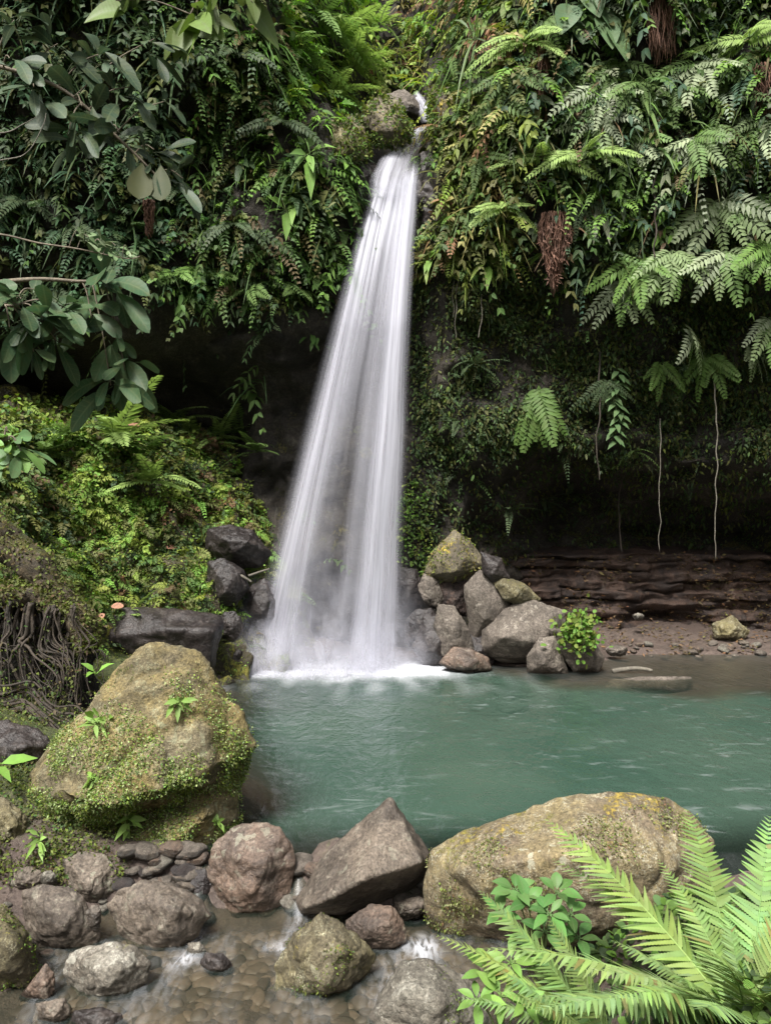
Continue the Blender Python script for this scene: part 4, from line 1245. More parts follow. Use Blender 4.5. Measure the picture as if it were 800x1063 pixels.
def frond_mesh(name, pairs, Wd, droop, col, tp=T_RHOMB, angle=64, pw=.9, rib=.007, lobed=False, prof=None, seed=0):
    acc = Acc()
    if not lobed:
        acc.fronds(tp, [(0, 0, 0)], [(1, 0, 0)], [(0, 0, 1)], 1.0, Wd, pairs, droop, col, angle=angle, pw=pw, rib=rib, ribcol=col * .8, prof=prof, jit=.06)
    else:
        # each leaflet is a solid blade with a toothed edge
        tooth_t = np.concatenate([[0], np.linspace(.05, .95, 25), [1]]); tooth_w = np.concatenate([[.3], [(.5 if i % 2 else .33) * (1.03 - (i / 26) ** 1.6) for i in range(25)], [0]])
        tp_t = template(list(tooth_t), list(tooth_w), .18)
        t = np.linspace(.07, 1, pairs); pf = np.clip(np.minimum(t * 2.2 + .25, 1) * (1.02 - t) ** .62 * 1.15, 0.03, 1)
        for i, tt in enumerate(t):
            c = np.array([tt, 0, -droop * tt * tt]); tg = nrm(np.array([1, 0, -2 * droop * tt]))
            nq = nrm(np.array([2 * droop * tt, 0, 1]))
            for sg in (-1, 1):
                a = math.radians(angle) * (1 - .25 * tt) + rng.normal(0, .05)
                d = nrm(np.array([0, sg, 0]) * math.sin(a) + tg * math.cos(a) - nq * rng.uniform(-.02, .25))
                ln = Wd * pf[i] * rng.uniform(.9, 1.05)
                cc = col * rng.uniform(.75, 1.15) * np.array((rng.uniform(.9, 1.1), 1, rng.uniform(.8, 1.2)))
                if rng.random() < .012: cc = np.array((.24, .2, .07))
                acc.leaves(tp_t, [c], [d], [nq + rng.normal(0, .12, 3)], ln, min(.027, ln * .26) * rng.uniform(.85, 1.1), rng.uniform(.02, .2), cc)
        x = np.linspace(0, 1, 14)
        acc.tube(np.stack([x, 0 * x, -droop * x * x], 1), rib * (1.05 - x), col * 1.1, 5)
    me = acc.mesh(name); me.materials.append(M_LEAF)
    return me


fat = lambda x: np.clip(np.minimum(x * 3.5 + .45, 1) * (1.04 - x) ** .45 * 1.05, .05, 1)
FR = {
    'green': [frond_mesh('frond', 15, .2, dr, np.array((.10, .16, .05)), T_LANCE, pw=.85) for dr in (.35, .6, .85)],
    'sage': [frond_mesh('frond', 13, .26, dr, np.array(c) , T_LANCE, pw=.80, angle=66, prof=fat) for dr, c in ((.2, (.28, .32, .21)), (.35, (.20, .26, .13)), (.5, (.28, .31, .23)), (.3, (.12, .20, .06)))],
    'fresh': [frond_mesh('frond', 22, .24, dr, np.array((.21, .29, .09)), T_LANCE, pw=1.0, prof=fat) for dr in (.3, .5, .75)],
    'dark': [frond_mesh('frond', 15, .18, dr, np.array((.05, .075, .04)), T_LANCE, pw=.85) for dr in (.45, .7)],
    'lush': [frond_mesh('frond', 15, .24, dr, np.array((.12, .21, .05)), T_LANCE, pw=.88, angle=64, prof=fat) for dr in (.2, .4)],
}


def frond_matrix(d, L, up=Vector((0, 0, 1)), roll=0.0):
    d = d.normalized(); s = up.cross(d)
    if s.length < .05: s = Vector((1, 0, 0))
    s.normalize(); n = d.cross(s)
    m = Matrix((d, s, n)).transposed().to_4x4()
    return m @ Matrix.Rotation(roll, 4, 'X') @ Matrix.Scale(L, 4)


def fern(px, py, kind, size, n, label, group=None, spread=115, tilt=0, loc=None, out=None, tint=None, name='fern', bv=None, outk=.75, upk=.6, sag=0.0):
    if loc is None:
        loc, nn = hit(px, py, bv or BV_ALL, True)
        out = Vector((nn.x, nn.y, 0)).normalized() if abs(nn.x) + abs(nn.y) > .05 else Vector((0, -1, 0))
        loc = loc + out * .16
    r = Vector((0, 0, 1)).cross(out)
    e = empty(name, loc, label, 'fern', group)
    for i in range(n):
        phi = math.radians(-spread + 2 * spread * (i + .5) / n + random.uniform(-9, 9) + tilt)
        d = r * math.sin(phi) + Vector((0, 0, 1)) * (math.cos(phi) * upk - sag) + out * random.uniform(outk * .7, outk * 1.3)
        f = bpy.data.objects.new('frond', random.choice(FR[kind])); COL.objects.link(f); f.parent = e
        f.matrix_local = frond_matrix(d, size * random.uniform(.75, 1.15), up=(Vector((0, 0, 1)) + out * (1.6 if sag > .2 else .0)), roll=random.uniform(-.3, .3))
        c = (tint if tint else random.uniform(.85, 1.15))
        f.color = (c, c, c * .95, 1)
    return e


FG = 'ferns hanging on the right cliff'
for a in (
    (645, 298, 'sage', 0.82, 6, 'silvery fern cluster hanging farthest left on the right cliff'),
    (690, 268, 'sage', 0.90, 6, 'silvery fern just below and right of the hanging rope of vine'),
    (742, 215, 'sage', 0.99, 7, 'large silvery fern fanning out high over the dark recess'),
    (792, 212, 'sage', 0.95, 5, 'silvery fern at the right edge above the dark hollow'),
    (745, 268, 'sage', 0.90, 6, 'silvery fern tucked under the large fanning fern'),
    (700, 345, 'sage', .8, 7, 'dull sage fern midway down the right cliff'),
    (733, 372, 'lush', .8, 7, 'green fern with the long aerial root hanging beneath it'),
    (676, 380, 'lush', .6, 5, 'little bright fern left of the green fern on right cliff'),
    (785, 335, 'sage', .8, 6, 'sage fern at the right edge below the silvery ones'),
    (560, 402, 'lush', 1.15, 7, 'fern with long drooping fronds at the top of the dark recess'),
    (662, 275, 'lush', .9, 5, 'green fern between two silvery ones on the right cliff'),
    (785, 258, 'lush', .9, 6, 'green fern hanging among silvery ferns by right edge'),
    (765, 365, 'sage', .6, 6, 'small sage fern right of the green fern with the aerial root'),
    (620, 398, 'dark', .7, 6, 'dark fern left of the leafy vine on the right cliff'),
):
    tall = a[0] == 560
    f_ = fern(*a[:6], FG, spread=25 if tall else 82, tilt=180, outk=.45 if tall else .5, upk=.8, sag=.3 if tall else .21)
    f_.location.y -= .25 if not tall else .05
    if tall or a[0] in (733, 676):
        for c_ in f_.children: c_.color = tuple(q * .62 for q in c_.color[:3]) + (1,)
HG = 'ferns high on the right cliff'
for a in (
    (563, 172, 'fresh', .8, 5, 'bright arching fern left of its pair above the brown root tassel'),
    (604, 168, 'fresh', .85, 5, 'bright arching fern right of its pair above the root tassel'),
    (545, 55, 'fresh', .9, 6, 'bright fern near the top between two brown root mats'),
    (570, 30, 'green', .9, 6, 'green fern near the top left of the heart leaves'),
    (530, 85, 'green', 1.0, 6, 'green fern upper right of the mossy shoulder'),
    (512, 115, 'green', .9, 6, 'green fern directly right of the mossy shoulder'),
    (500, 170, 'green', .8, 5, 'green fern right of the dark spout rock'),
    (520, 222, 'fresh', .7, 5, 'fresh fern left of the hanging root tassel'),
    (635, 75, 'green', .9, 6, 'green fern below the heart leaves'),
    (618, 100, 'sage', .9, 6, 'pale fern in the middle of the upper right cliff'),
    (655, 95, 'green', .8, 5, 'green fern left of the strap-leaved plant'),
    (720, 75, 'sage', .9, 6, 'pale fern right of the big brown root mat'),
    (745, 85, 'green', .8, 5, 'green fern far up near the right edge'),
    (778, 50, 'fresh', .9, 6, 'fresh fern in the top right corner'),
    (700, 100, 'green', .8, 5, 'green fern right of the strap-leaved plant'),
    (620, 130, 'sage', .8, 6, 'pale drooping fern above the two narrow pale leaves'),
    (720, 150, 'sage', .9, 6, 'pale fern right of the long bare vine'),
    (740, 140, 'green', .7, 5, 'small green fern above the dark hollow at right'),
    (660, 150, 'sage', .8, 6, 'pale fern left of the long bare vine'),
    (790, 130, 'sage', .9, 5, 'brownish pale fern at the right edge near the root mat'),
    (480, 60, 'green', .9, 6, 'green fern above the mossy shoulder right of the notch'),
    (600, 215, 'dark', .7, 5, 'dark fern right of the hanging root tassel'),
):
    if a[2] == 'fresh': f_ = fern(*a[:6], HG, outk=.8, upk=.35, sag=.21, spread=120, tint=1.15)
    else: f_ = fern(*a[:6], HG, tilt=180, spread=100, outk=.6, upk=.7, sag=.22)
    f_.location.y -= .15
NG = 'ferns left of the notch'
for a in (
    (345, 40, 'fresh', 1.3, 7, 'large bright tree fern fronds at the top left of the notch'),
    (320, 20, 'green', 1.1, 6, 'green fern at the top edge left of the notch'),
    (362, 75, 'fresh', 1.0, 6, 'bright fern nearest above the moss-capped rock'),
    (340, 100, 'fresh', .9, 6, 'bright fern above the mossy pillar'),
    (300, 55, 'green', 1.0, 6, 'green fern hanging upper left of the notch'),
    (395, 30, 'fresh', .9, 6, 'yellow green fern inside the notch above the stream'),
):
    fern(*a[:6], NG, tint=1.5, outk=.8, sag=.15)  # tint lifted so the fronds look lit where little sun reaches
DG = 'ferns hanging on the left cliff'
for a in (
    (182, 285, 'lush', .8, 4, 'hanging fern left of its twin under the left cliff'),
    (210, 283, 'lush', .8, 4, 'hanging fern right of its twin under the left cliff'),
    (270, 300, 'green', .8, 5, 'green fern hanging under the left cliff below the broad-leaved plants'),
    (298, 300, 'green', .75, 5, 'fern hanging nearest the fall under the left cliff'),
    (245, 235, 'dark', .9, 6, 'dull fern in the middle of the left cliff'),
    (290, 130, 'dark', .9, 6, 'dark fern left of the mossy pillar'),
    (238, 60, 'dark', 1.0, 6, 'dark fern high on the left cliff'),
    (255, 110, 'green', .9, 6, 'green fern high on the left cliff below the dark one'),
    (180, 200, 'dark', .8, 6, 'dark fern beneath the large yellowish leaf'),
    (85, 240, 'dark', .9, 6, 'dark fern above the small-leaved twig'),
    (60, 300, 'dark', 1.0, 6, 'dark fern in the deep shade left of the big whorl'),
    (20, 210, 'dark', 1.0, 6, 'dark fern at the left edge above the bare twig'),
):
    fern(*a[:6], DG, spread=80, sag=.5, outk=.6, upk=.4)
KG = 'ferns growing on the mossy bank'
for a in (
    (110, 460, 'fresh', 1.3, 7, 'large fern arching over the top of the mossy bank'),
    (140, 475, 'green', 1.2, 6, 'fern arching right along the top of the mossy bank'),
    (70, 455, 'green', 1.0, 6, 'fern at the left of the bank top'),
    (205, 452, 'fresh', .85, 5, 'upright fern in the middle of the bank top'),
    (225, 455, 'fresh', .8, 5, 'upright fern right of its neighbour on the bank top'),
    (270, 470, 'green', .8, 6, 'fern on the bank top nearest the fall'),
    (180, 440, 'fresh', 1.0, 6, 'fern at the back of the bank top left of the upright pair'),
    (250, 450, 'green', 1.0, 7, 'full green fern on the bank top right of the upright pair'),
    (288, 485, 'fresh', .8, 6, 'fresh fern overhanging the right end of the bank by the fall'),
    (35, 470, 'green', 1.1, 6, 'fern on the bank behind the fresh sapling'),
    (160, 500, 'fresh', .8, 6, 'fresh fern in the middle of the mossy bank slope'),
    (125, 640, 'fresh', .55, 6, 'low fern at the foot of the bank above the slab'),
    (110, 628, 'green', .5, 6, 'small fern left of the low one at the bank foot'),
):
    fern(*a[:6], KG, spread=95, upk=1.0, bv=BV_BANK)
RGp = 'dim ferns in the recess'
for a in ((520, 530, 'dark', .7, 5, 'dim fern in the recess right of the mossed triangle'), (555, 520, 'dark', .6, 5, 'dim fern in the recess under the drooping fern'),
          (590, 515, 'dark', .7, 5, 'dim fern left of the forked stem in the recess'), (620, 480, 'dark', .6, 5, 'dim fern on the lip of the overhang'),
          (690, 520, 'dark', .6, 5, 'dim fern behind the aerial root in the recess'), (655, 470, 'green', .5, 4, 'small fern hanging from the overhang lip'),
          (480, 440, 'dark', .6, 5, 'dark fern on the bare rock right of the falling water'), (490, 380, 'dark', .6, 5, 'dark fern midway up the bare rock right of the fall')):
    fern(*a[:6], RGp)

# ------------------------------------------------------------------ broad-leaved plants


def whorl_acc(center, axis, n, L, ratio, cols, droop=.35, tp=None, cone=.75, up=.2, loose=0.0):
    acc = Acc(); tp = tp if tp is not None else T_OBOV
    axis = nrm(np.array(axis, float)); ref = np.array([.2, .1, 1.0]); a = nrm(np.cross(axis, ref)); b = np.cross(axis, a)
    for i in range(n):
        th = 2 * math.pi * i / n + rng.uniform(-.3, .3) * (1 + 2.5 * loose)
        d = nrm(axis * rng.uniform(.25, .7) + (a * math.cos(th) + b * math.sin(th)) * cone + np.array([0, 0, up - .35 * loose]) + rng.normal(0, .28, 3) * loose)
        nn = nrm(axis * .8 + np.array([0, -.45, .7]) + rng.normal(0, .15 + .4 * loose, 3))
        ln = L * rng.uniform(.7 - .15 * loose, 1.15); c = cols[rng.integers(len(cols))] * rng.uniform(.75, 1.25)
        org = np.array(center) - axis * rng.uniform(0, .55) * L * loose + rng.normal(0, .12, 3) * L * loose
        stem = org + d * ln * .16
        acc.tube([org, stem], .006, c * .8, 4)
        acc.leaves(tp, [stem], [d], [nn], ln, ln * ratio * rng.uniform(.85, 1.15), rng.uniform(.4, 1.4) * droop, c)
    return acc


def smooth_path(pts, n=14):
    pts = [Vector(p) for p in pts]; out = []
    for i in range(len(pts) - 1):
        p0, p1, p2, p3 = pts[max(i - 1, 0)], pts[i], pts[i + 1], pts[min(i + 2, len(pts) - 1)]
        for k in range(n):
            t = k / n
            out.append(.5 * ((2 * p1) + (p2 - p0) * t + (2 * p0 - 5 * p1 + 4 * p2 - p3) * t * t + (3 * p1 - p0 - 3 * p2 + p3) * t ** 3))
    out.append(pts[-1]); return np.array([tuple(p) for p in out])


def tube_part(name, parent, pts, r0, r1, mat, sides=7, n=10, wob=0.0):
    P = smooth_path(pts, n)
    if wob:
        for i in range(len(P)): P[i] += np.array(noise.noise_vector(Vector(P[i]) * 3.0)) * wob
    acc = Acc(); acc.tube(P, np.linspace(r0, r1, len(P)), (.1, .1, .1), sides)
    org = parent.location if parent else Vector(P[0])
    me = acc.mesh(name, tuple(org)); o = link_mesh(name, me, mat, parent)
    if not parent: o.location = org
    return o


def broad_shrub(name, label, cat, trunk_pts, whorls, cols, L, ratio=.48, droop=.4, group=None, tp=T_OBOV, mat=None, thick=.03):
    """whorls: (px, py, Y, scale, n). A branch runs from the stem to every whorl"""
    base = W(*trunk_pts[0]); e = empty(name, base, label, cat, group)
    tp_ = [W(*p) for p in trunk_pts]
    tube_part('stem', e, tp_, thick, thick * .4, M_STEM)
    path = smooth_path(tp_, 10)
    for (px, py, Y, s, n) in whorls:
        c = W(px, py, Y); dist = np.linalg.norm(path - np.array(c), axis=1); j = Vector(path[max(0, int(dist.argmin()) - 2)])
        midp = (j + c) / 2 + Vector((0, 0, .08)); tube_part('branch', e, [j, midp, c], thick * .35, .006, M_STEM, 5, 6)
        ax = (c - j); ax = (ax.normalized() * .7 + Vector((0, -.6, .15))) if ax.length > .05 else Vector((0, -1, .3))
        acc = whorl_acc(tuple(c), ax, n, L * s, ratio, cols, droop, tp, loose=1.0)
        link_mesh('leaf_cluster', acc.mesh('leaf_cluster', tuple(base)), mat or M_BROAD, e)
    return e


DKB = [np.array((.026, .045, .027)), np.array((.036, .06, .034)), np.array((.045, .07, .045))]
MIDB = [np.array((.032, .066, .033)), np.array((.042, .082, .038)), np.array((.055, .098, .046))]
broad_shrub('broadleaf_tree', 'dark broad-leaved tree branch reaching in from the upper left', 'tree',
            [(-160, 40, 8.6), (-40, 60, 8.6), (60, 90, 8.8), (130, 150, 9.0), (165, 185, 9.1)],
            [(15, 20, 8.6, 1.0, 8), (60, 45, 8.7, 1.0, 8), (105, 55, 8.8, 1.0, 8), (35, 90, 8.4, .9, 8), (85, 110, 8.7, 1.0, 8), (135, 90, 8.9, 1.0, 8), (125, 140, 8.9, 1.1, 8), (160, 155, 9.0, .9, 7),
             (190, 185, 9.1, .9, 7), (70, 140, 8.6, .9, 7), (170, 105, 9.0, .8, 6), (10, 60, 8.3, .9, 7), (160, 40, 9, .8, 7)], DKB, .42, .42)
broad_shrub('broadleaf_tree', 'yellow green heart-shaped leaves hanging into the top left centre', 'tree',
            [(230, -60, 9.2), (215, -20, 9.2), (195, 20, 9.3)], [(205, 15, 9.2, 1.0, 6), (190, 35, 9.3, .9, 5), (225, 10, 9.2, .8, 5), (262, 2, 9.2, .9, 5), (120, 0, 9.0, 1.0, 6)],
            [np.array((.08, .11, .03)), np.array((.10, .15, .035)), np.array((.06, .09, .03))], .42, .7, tp=T_HEART)
broad_shrub('broadleaf_shrub', 'large veined leaves in a whorl over the dark hollow at left', 'shrub',
            [(-60, 300, 8.2), (30, 290, 8.3), (85, 292, 8.4), (110, 290, 8.4)],
            [(112, 290, 8.3, 1.25, 9), (95, 330, 8.4, .9, 7), (120, 352, 8.5, .8, 7), (115, 400, 8.5, .95, 8), (130, 385, 8.5, .8, 6)], MIDB, .46, .42)
broad_shrub('broadleaf_shrub', 'grey green big-leaved shrub at the left edge midway up', 'shrub',
            [(-90, 320, 7.8), (-30, 315, 7.8), (20, 318, 7.9)],
            [(22, 310, 7.8, 1.1, 9), (45, 330, 7.9, 1.0, 8), (10, 340, 7.8, 1.1, 8), (60, 355, 8.1, .9, 7), (35, 300, 8, .8, 7), (70, 320, 8.1, .8, 7), (35, 365, 8, .7, 6), (-20, 300, 7.7, 1.1, 8)], MIDB, .36, .5)
broad_shrub('broadleaf_shrub', 'fresh green sapling at the left edge beside the bank', 'shrub',
            [(-60, 520, 7.0), (-30, 470, 7.0), (10, 455, 7.0)], [(8, 448, 7.0, 1.0, 8), (22, 468, 7.0, .9, 6), (-10, 465, 6.9, 1, 7)],
            [np.array((.10, .19, .06)), np.array((.13, .24, .06)), np.array((.09, .16, .07))], .27, .5)
broad_shrub('leafy_twig', 'small-leaved pale twig in front of the dark upper left', 'shrub',
            [(-60, 238, 7.6), (0, 243, 7.6), (40, 252, 7.6), (80, 258, 7.6), (130, 268, 7.7), (145, 266, 7.7)],
            [(92, 246, 7.6, 1.0, 7), (105, 252, 7.6, 1.0, 7), (120, 255, 7.7, 1, 7), (132, 258, 7.7, .8, 6), (85, 240, 7.6, .8, 5)],
            [np.array((.13, .19, .09)), np.array((.2, .24, .15))], .14, .42, thick=.012)
for pts, lab in (([(-40, 168, 7.4), (10, 165, 7.4), (30, 155, 7.4), (45, 130, 7.4), (48, 118, 7.4)], 'bare grey twig curving upward at the left edge'),
                 ([(-40, 140, 7.2), (5, 138, 7.2), (25, 128, 7.3), (38, 122, 7.3)], 'bare thin twig above the curving one at left edge')):
    o = tube_part('bare_twig', None, [W(*p) for p in pts], .008, .003, M_PALE, 5, 8, .02); tag(o, lab, 'twig', 'bare twigs at the left')

PG = 'broad-leaved plants on the cliff'


def aroid(px, py, label, n, L, ratio, cols, tp=T_LANCE, name='broadleaf_plant', cat='plant', droop=.6, group=PG, bv=None, up=.1, mat=None, loose=.35):
    loc, nn = hit(px, py, bv or BV_CLIFF, True); out = np.array((nn.x, nn.y, .25))
    acc = whorl_acc((0, 0, 0), out, n, L, ratio, cols, droop, tp, cone=.9, up=up, loose=loose)
    e = link_mesh(name, acc.mesh(name), mat or M_BROAD); e.location = loc + nn * (.08 if L < .25 else .3)
    return tag(e, label, cat, group)


BR = [np.array((.11, .20, .05)), np.array((.14, .25, .05)), np.array((.09, .16, .045))]
YB = [np.array((.2, .26, .06)), np.array((.15, .25, .05))]
aroid(316, 165, 'bright broad-leaved plant left of the mossy pillar', 8, .5, .34, BR)
aroid(320, 208, 'yellow green rosette of broad leaves left of the spout', 9, .55, .34, YB)
aroid(292, 228, 'green broad-leaved plant left of the yellow green rosette', 8, .45, .38, BR)
aroid(329, 215, 'narrow-leaved plant nearest the spout rock', 8, .4, .25, BR)
aroid(322, 285, 'broad-leaved plant hanging beside the upper fall', 8, .45, .38, BR)
aroid(350, 175, 'small leafy plant on the dark rock by the spout', 7, .3, .4, BR)
aroid(300, 200, 'dark leafy plant on the left cliff behind the rosette', 8, .4, .36, MIDB)
aroid(260, 180, 'olive leafy plant on the left cliff', 8, .4, .36, MIDB)
for px, py, s in ((600, 22, .75), (622, 8, .8), (645, 32, .8), (610, 48, .7), (540, 95, .6)):
    pass
def hanging_leaves(label, spots, L, ratio, cols, tp, off=.35):
    l0 = hit(spots[0][0], spots[0][1], BV_CLIFF)[0]; e = empty('big_leaved_plant', l0, label, 'plant', PG)
    for px, py, dx in spots:
        h_ = hit(px, py, BV_CLIFF)[0]; y = min(h_.y, l0.y + .2) - off; p = W(px, py, y) - l0
        acc = Acc(); c = cols[rng.integers(len(cols))] * rng.uniform(.85, 1.15)
        acc.leaves(tp, [tuple(p)], [(dx, -.35, -1)], [(rng.normal(0, .25), -1, .45)], L * rng.uniform(.85, 1.15), L * ratio, .1, c)
        acc.tube([tuple(p), tuple(p * .5 + Vector((0, .1, .1))), (0, 0, 0)], .012, c * .8, 5)
        link_mesh('leaf', acc.mesh('leaf'), M_BROAD, e)


hanging_leaves('big heart-shaped leaves at the top of the right cliff', [(605, 20, -.1), (622, 2, .3), (592, 8, -.4), (636, 32, .3), (628, 18, .1), (612, -12, .2)], .58, .78, [np.array((.075, .13, .065)), np.array((.10, .16, .08))], T_HEART)
hanging_leaves('pair of round pale leaves mid upper right cliff', [(584, 82, -.2), (598, 92, .2)], .5, .8, [np.array((.14, .18, .08)), np.array((.09, .14, .07))], T_HEART)
aroid(455, 270, 'yellow leaved creeper beside the falling water', 10, .3, .45, YB)
aroid(475, 245, 'straw coloured leafy clump right of the fall', 10, .3, .45, [STRAW, G_YEL])
aroid(470, 215, 'orange tinted leafy clump right of the spout', 10, .28, .45, [STRAW, RUST * 1.2, G_YEL])
aroid(505, 265, 'yellow green drooping plant left of the root tassel', 9, .4, .3, YB)
STRAP = [np.array((.075, .13, .04)), np.array((.10, .16, .045))]
aroid(668, 118, 'strap-leaved plant in the middle of the upper right cliff', 14, .75, .09, STRAP, T_BLADE, 'strap_leaf_plant', droop=.7)
aroid(688, 155, 'strap-leaved plant above the long bare vine', 12, .6, .09, STRAP, T_BLADE, 'strap_leaf_plant', droop=.8)
aroid(560, 140, 'pale strap-leaved plant above the bright fern pair', 12, .8, .08, [SAGE, np.array((.12, .16, .07))], T_BLADE, 'strap_leaf_plant', droop=.7)
aroid(505, 45, 'strap-leaved plant right of the notch near the top', 14, .8, .07, STRAP, T_BLADE, 'strap_leaf_plant', droop=.9)
aroid(735, 150, 'dry pale strap-leaved plant above the dark hollow', 14, .6, .07, [STRAW * .8, SAGE], T_BLADE, 'strap_leaf_plant', droop=.9)
# two long narrow pale leaves hanging down
loc, nn = hit(620, 212, BV_CLIFF); e = empty('pale_leaf_pair', loc, 'two long narrow pale leaves hanging in a V', 'plant', PG)
for sx in (-.22, .16):
    acc = Acc(); acc.leaves(T_BLADE, [(0, -.15, 0)], [(sx, -.25, -1)], [(0, -1, .1)], .8, .13, .1, np.array((.26, .26, .2)))
    link_mesh('leaf', acc.mesh('leaf'), M_BROAD, e)
# big old yellowish leaf hanging at the left
loc = W(148, 178, 9.0); e = empty('hanging_leaf', loc, 'large old yellowish leaf hanging below the tree branch', 'leaf')
acc = Acc(); acc.leaves(T_OBOV, [(0, 0, .1)], [(-.05, -.2, -1)], [(.3, -1, .1)], .42, .30, .1, np.array((.062, .066, .026))); link_mesh('leaf_blade', acc.mesh('leaf_blade'), M_LEAF, e)
acc = Acc(); acc.leaves(T_OBOV, [(.2, .05, .1)], [(.05, -.2, -1)], [(0, -1, .1)], .42, .26, .1, np.array((.06, .07, .035))); link_mesh('leaf_blade', acc.mesh('leaf_blade'), M_LEAF, e)

# leafy vine (640, 390-470)
loc = hit(636, 385, BV_CLIFF)[0] + Vector((0, -.25, 0))
acc = Acc()
for i in range(26):
    z = -i * .055; ph = i * 2.4
    acc.leaves(T_LANCE, [(math.sin(i * .5) * .06, 0, z)], [(math.cos(ph), -.4 - .3 * abs(math.sin(ph)), -.35)], [(0, -.6, .8)], .24, .11, .4, np.array((.07, .12, .05)) * rng.uniform(.8, 1.3))
acc.tube([(math.sin(i * .5) * .06, 0, -i * .055 + .2) for i in range(27)], .008, (.1, .08, .05), 5)
tag(obj_from_acc('leafy_vine', acc, M_LEAF, origin=None), 'leafy vine dangling left of the forked stem on right cliff', 'vine').location = loc

# ------------------------------------------------------------------ hanging roots and vines


def root_mat(px, py, Y, length, width, label, n=90, mat=None, taper=1.0):
    top = W(px, py, Y); acc = Acc()
    for i in range(n):
        a = rng.uniform(0, 2 * math.pi); r = width * .5 * math.sqrt(rng.random())
        x, y = math.cos(a) * r, math.sin(a) * r * .7; ln = length * rng.uniform(.55, 1.0) * (1 - .35 * taper * r / width)
        pts = []
        for k in range(9):
            t = k / 8; bulge = 1 + .35 * math.sin(math.pi * min(1, t * 1.3)) if taper > .5 else 1
            f = bulge * (1 - .75 * taper * max(0, t - .35) / .65)
            pts.append((x * f + .02 * math.sin(k * 1.7 + i), y * f + .02 * math.cos(k * 2.1 + i), -ln * t))
        acc.tube(pts, np.linspace(.014, .006, 9), (.1, .1, .1), 4)
        if taper > .5 and i % 2 == 0:
            q = np.array(pts[2:8]); m = len(q)
            for _ in range(2): acc.leaves(T_RHOMB, q, rng.normal(0, 1, (m, 3)) + np.array([0, -.4, -.8]), rng.normal(0, 1, (m, 3)), .13, .03, .2, (.1, .1, .1))
    o = obj_from_acc('root_tassel', acc, mat or M_ROOTMAT); o.location = top
    return tag(o, label, 'hanging roots', 'hanging brown root masses')


def on_wall(px, py, off=.15):
    l, n = hit(px, py, BV_CLIFF); return l.y - off


root_mat(575, 222, on_wall(575, 222, .3), 1.62, .46, 'reddish brown root tassel tapering to a point on the right cliff', 110)
root_mat(687, -30, on_wall(687, 40, .2), 1.6, .6, 'thick brown root mat hanging from the top edge', 120, taper=.25)
root_mat(557, 45, on_wall(557, 80, .1), 1.5, .45, 'brown root mat below the bright fern on the right cliff', 80, taper=.25)
root_mat(792, 70, on_wall(792, 90, .2), .9, .5, 'rust brown root mat at the right edge', 80, taper=.4)
root_mat(155, 208, 9.6, .5, .14, 'short reddish root tuft below the old yellowish leaf', 30, taper=.5)
root_mat(470, 195, on_wall(470, 195, .1), .45, .2, 'short rust coloured root tuft right of the spout', 30, taper=.5)
root_mat(495, 20, on_wall(495, 30, .1), 1.1, .35, 'pinkish root strands near the top right of the notch', 40, taper=.1)

VG = 'aerial roots and bare vines on the right'
for pts, r0, r1, lab, mt in (
    ([(742, 395, 14.3), (744, 450, 14.2), (743, 510, 14.2), (742, 583, 14.2)], .014, .008, 'long pale aerial root dangling at right into the dark recess', M_PALE),
    ([(686, 435, 14.6), (685, 500, 14.5), (684, 573, 14.5)], .010, .006, 'thin pale aerial root left of the long one', M_PALE),
    ([(622, 365, 14.6), (621, 420, 14.5), (620, 470, 14.5), (622, 500, 14.6)], .018, .01, 'thin brown vine behind the leafy vine', M_ROOT),
    ([(680, 130, 13.1), (679, 180, 13.0), (681, 230, 13.0), (680, 268, 13.0)], .02, .014, 'reddish bare vine hanging to the silvery fern', M_ROOT),
    ([(475, 285, 14.2), (474, 320, 14.2), (473, 352, 14.2)], .014, .008, 'thin pale rootlet right of the falling water', M_PALE),
    ([(471, 285, 14.2), (470, 310, 14.2), (471, 330, 14.2)], .012, .006, 'shorter pale rootlet beside the thin one', M_PALE),
    ([(500, 305, 14.2), (499, 330, 14.2), (497, 352, 14.2)], .012, .008, 'thin rootlet left of the root tassel', M_PALE),
    ([(645, 573, 16.6), (642, 540, 16.5), (643, 505, 16.4), (652, 480, 16.2)], .02, .01, 'dim forked stem rising in the recess', M_ROOT),
):
    o = tube_part('hanging_vine', None, [W(*p) for p in pts], r0, r1, mt, 6, 10, .05); tag(o, lab, 'vine', VG)

# ------------------------------------------------------------------ mossy tree root at the left edge

base = W(60, 720, 9.0); e = empty('tree_roots', base, 'mossy tree stump root with a curtain of dark roots at left edge', 'tree roots')
tube_part('mossy_trunk', e, [W(-120, 470, 9.4), W(-30, 520, 9.2), W(20, 575, 9.0), (W(60, 620, 8.9)), W(85, 650, 8.8), W(90, 672, 8.8)], .23, .13, M_MOSSROOT, 16, 16, .10)
tube_part('mossy_trunk', e, [W(-60, 612, 8.6), W(0, 618, 8.7), W(35, 618, 8.75), W(70, 638, 8.8), W(88, 650, 8.8)], .12, .10, M_MOSSROOT, 14, 14, .10)
eb = rock('earth', 'x', 'x', [(9.35, [(-40, 618), (40, 625), (90, 640), (100, 690), (92, 735), (50, 765), (-40, 780)], None)], R_CLIFF, amp=.05, res=40)  # dark mound added to stand for the shaded hollow behind the roots
for k_ in ('label', 'category'): del eb[k_]
eb.location = eb.location - base; eb.parent = e
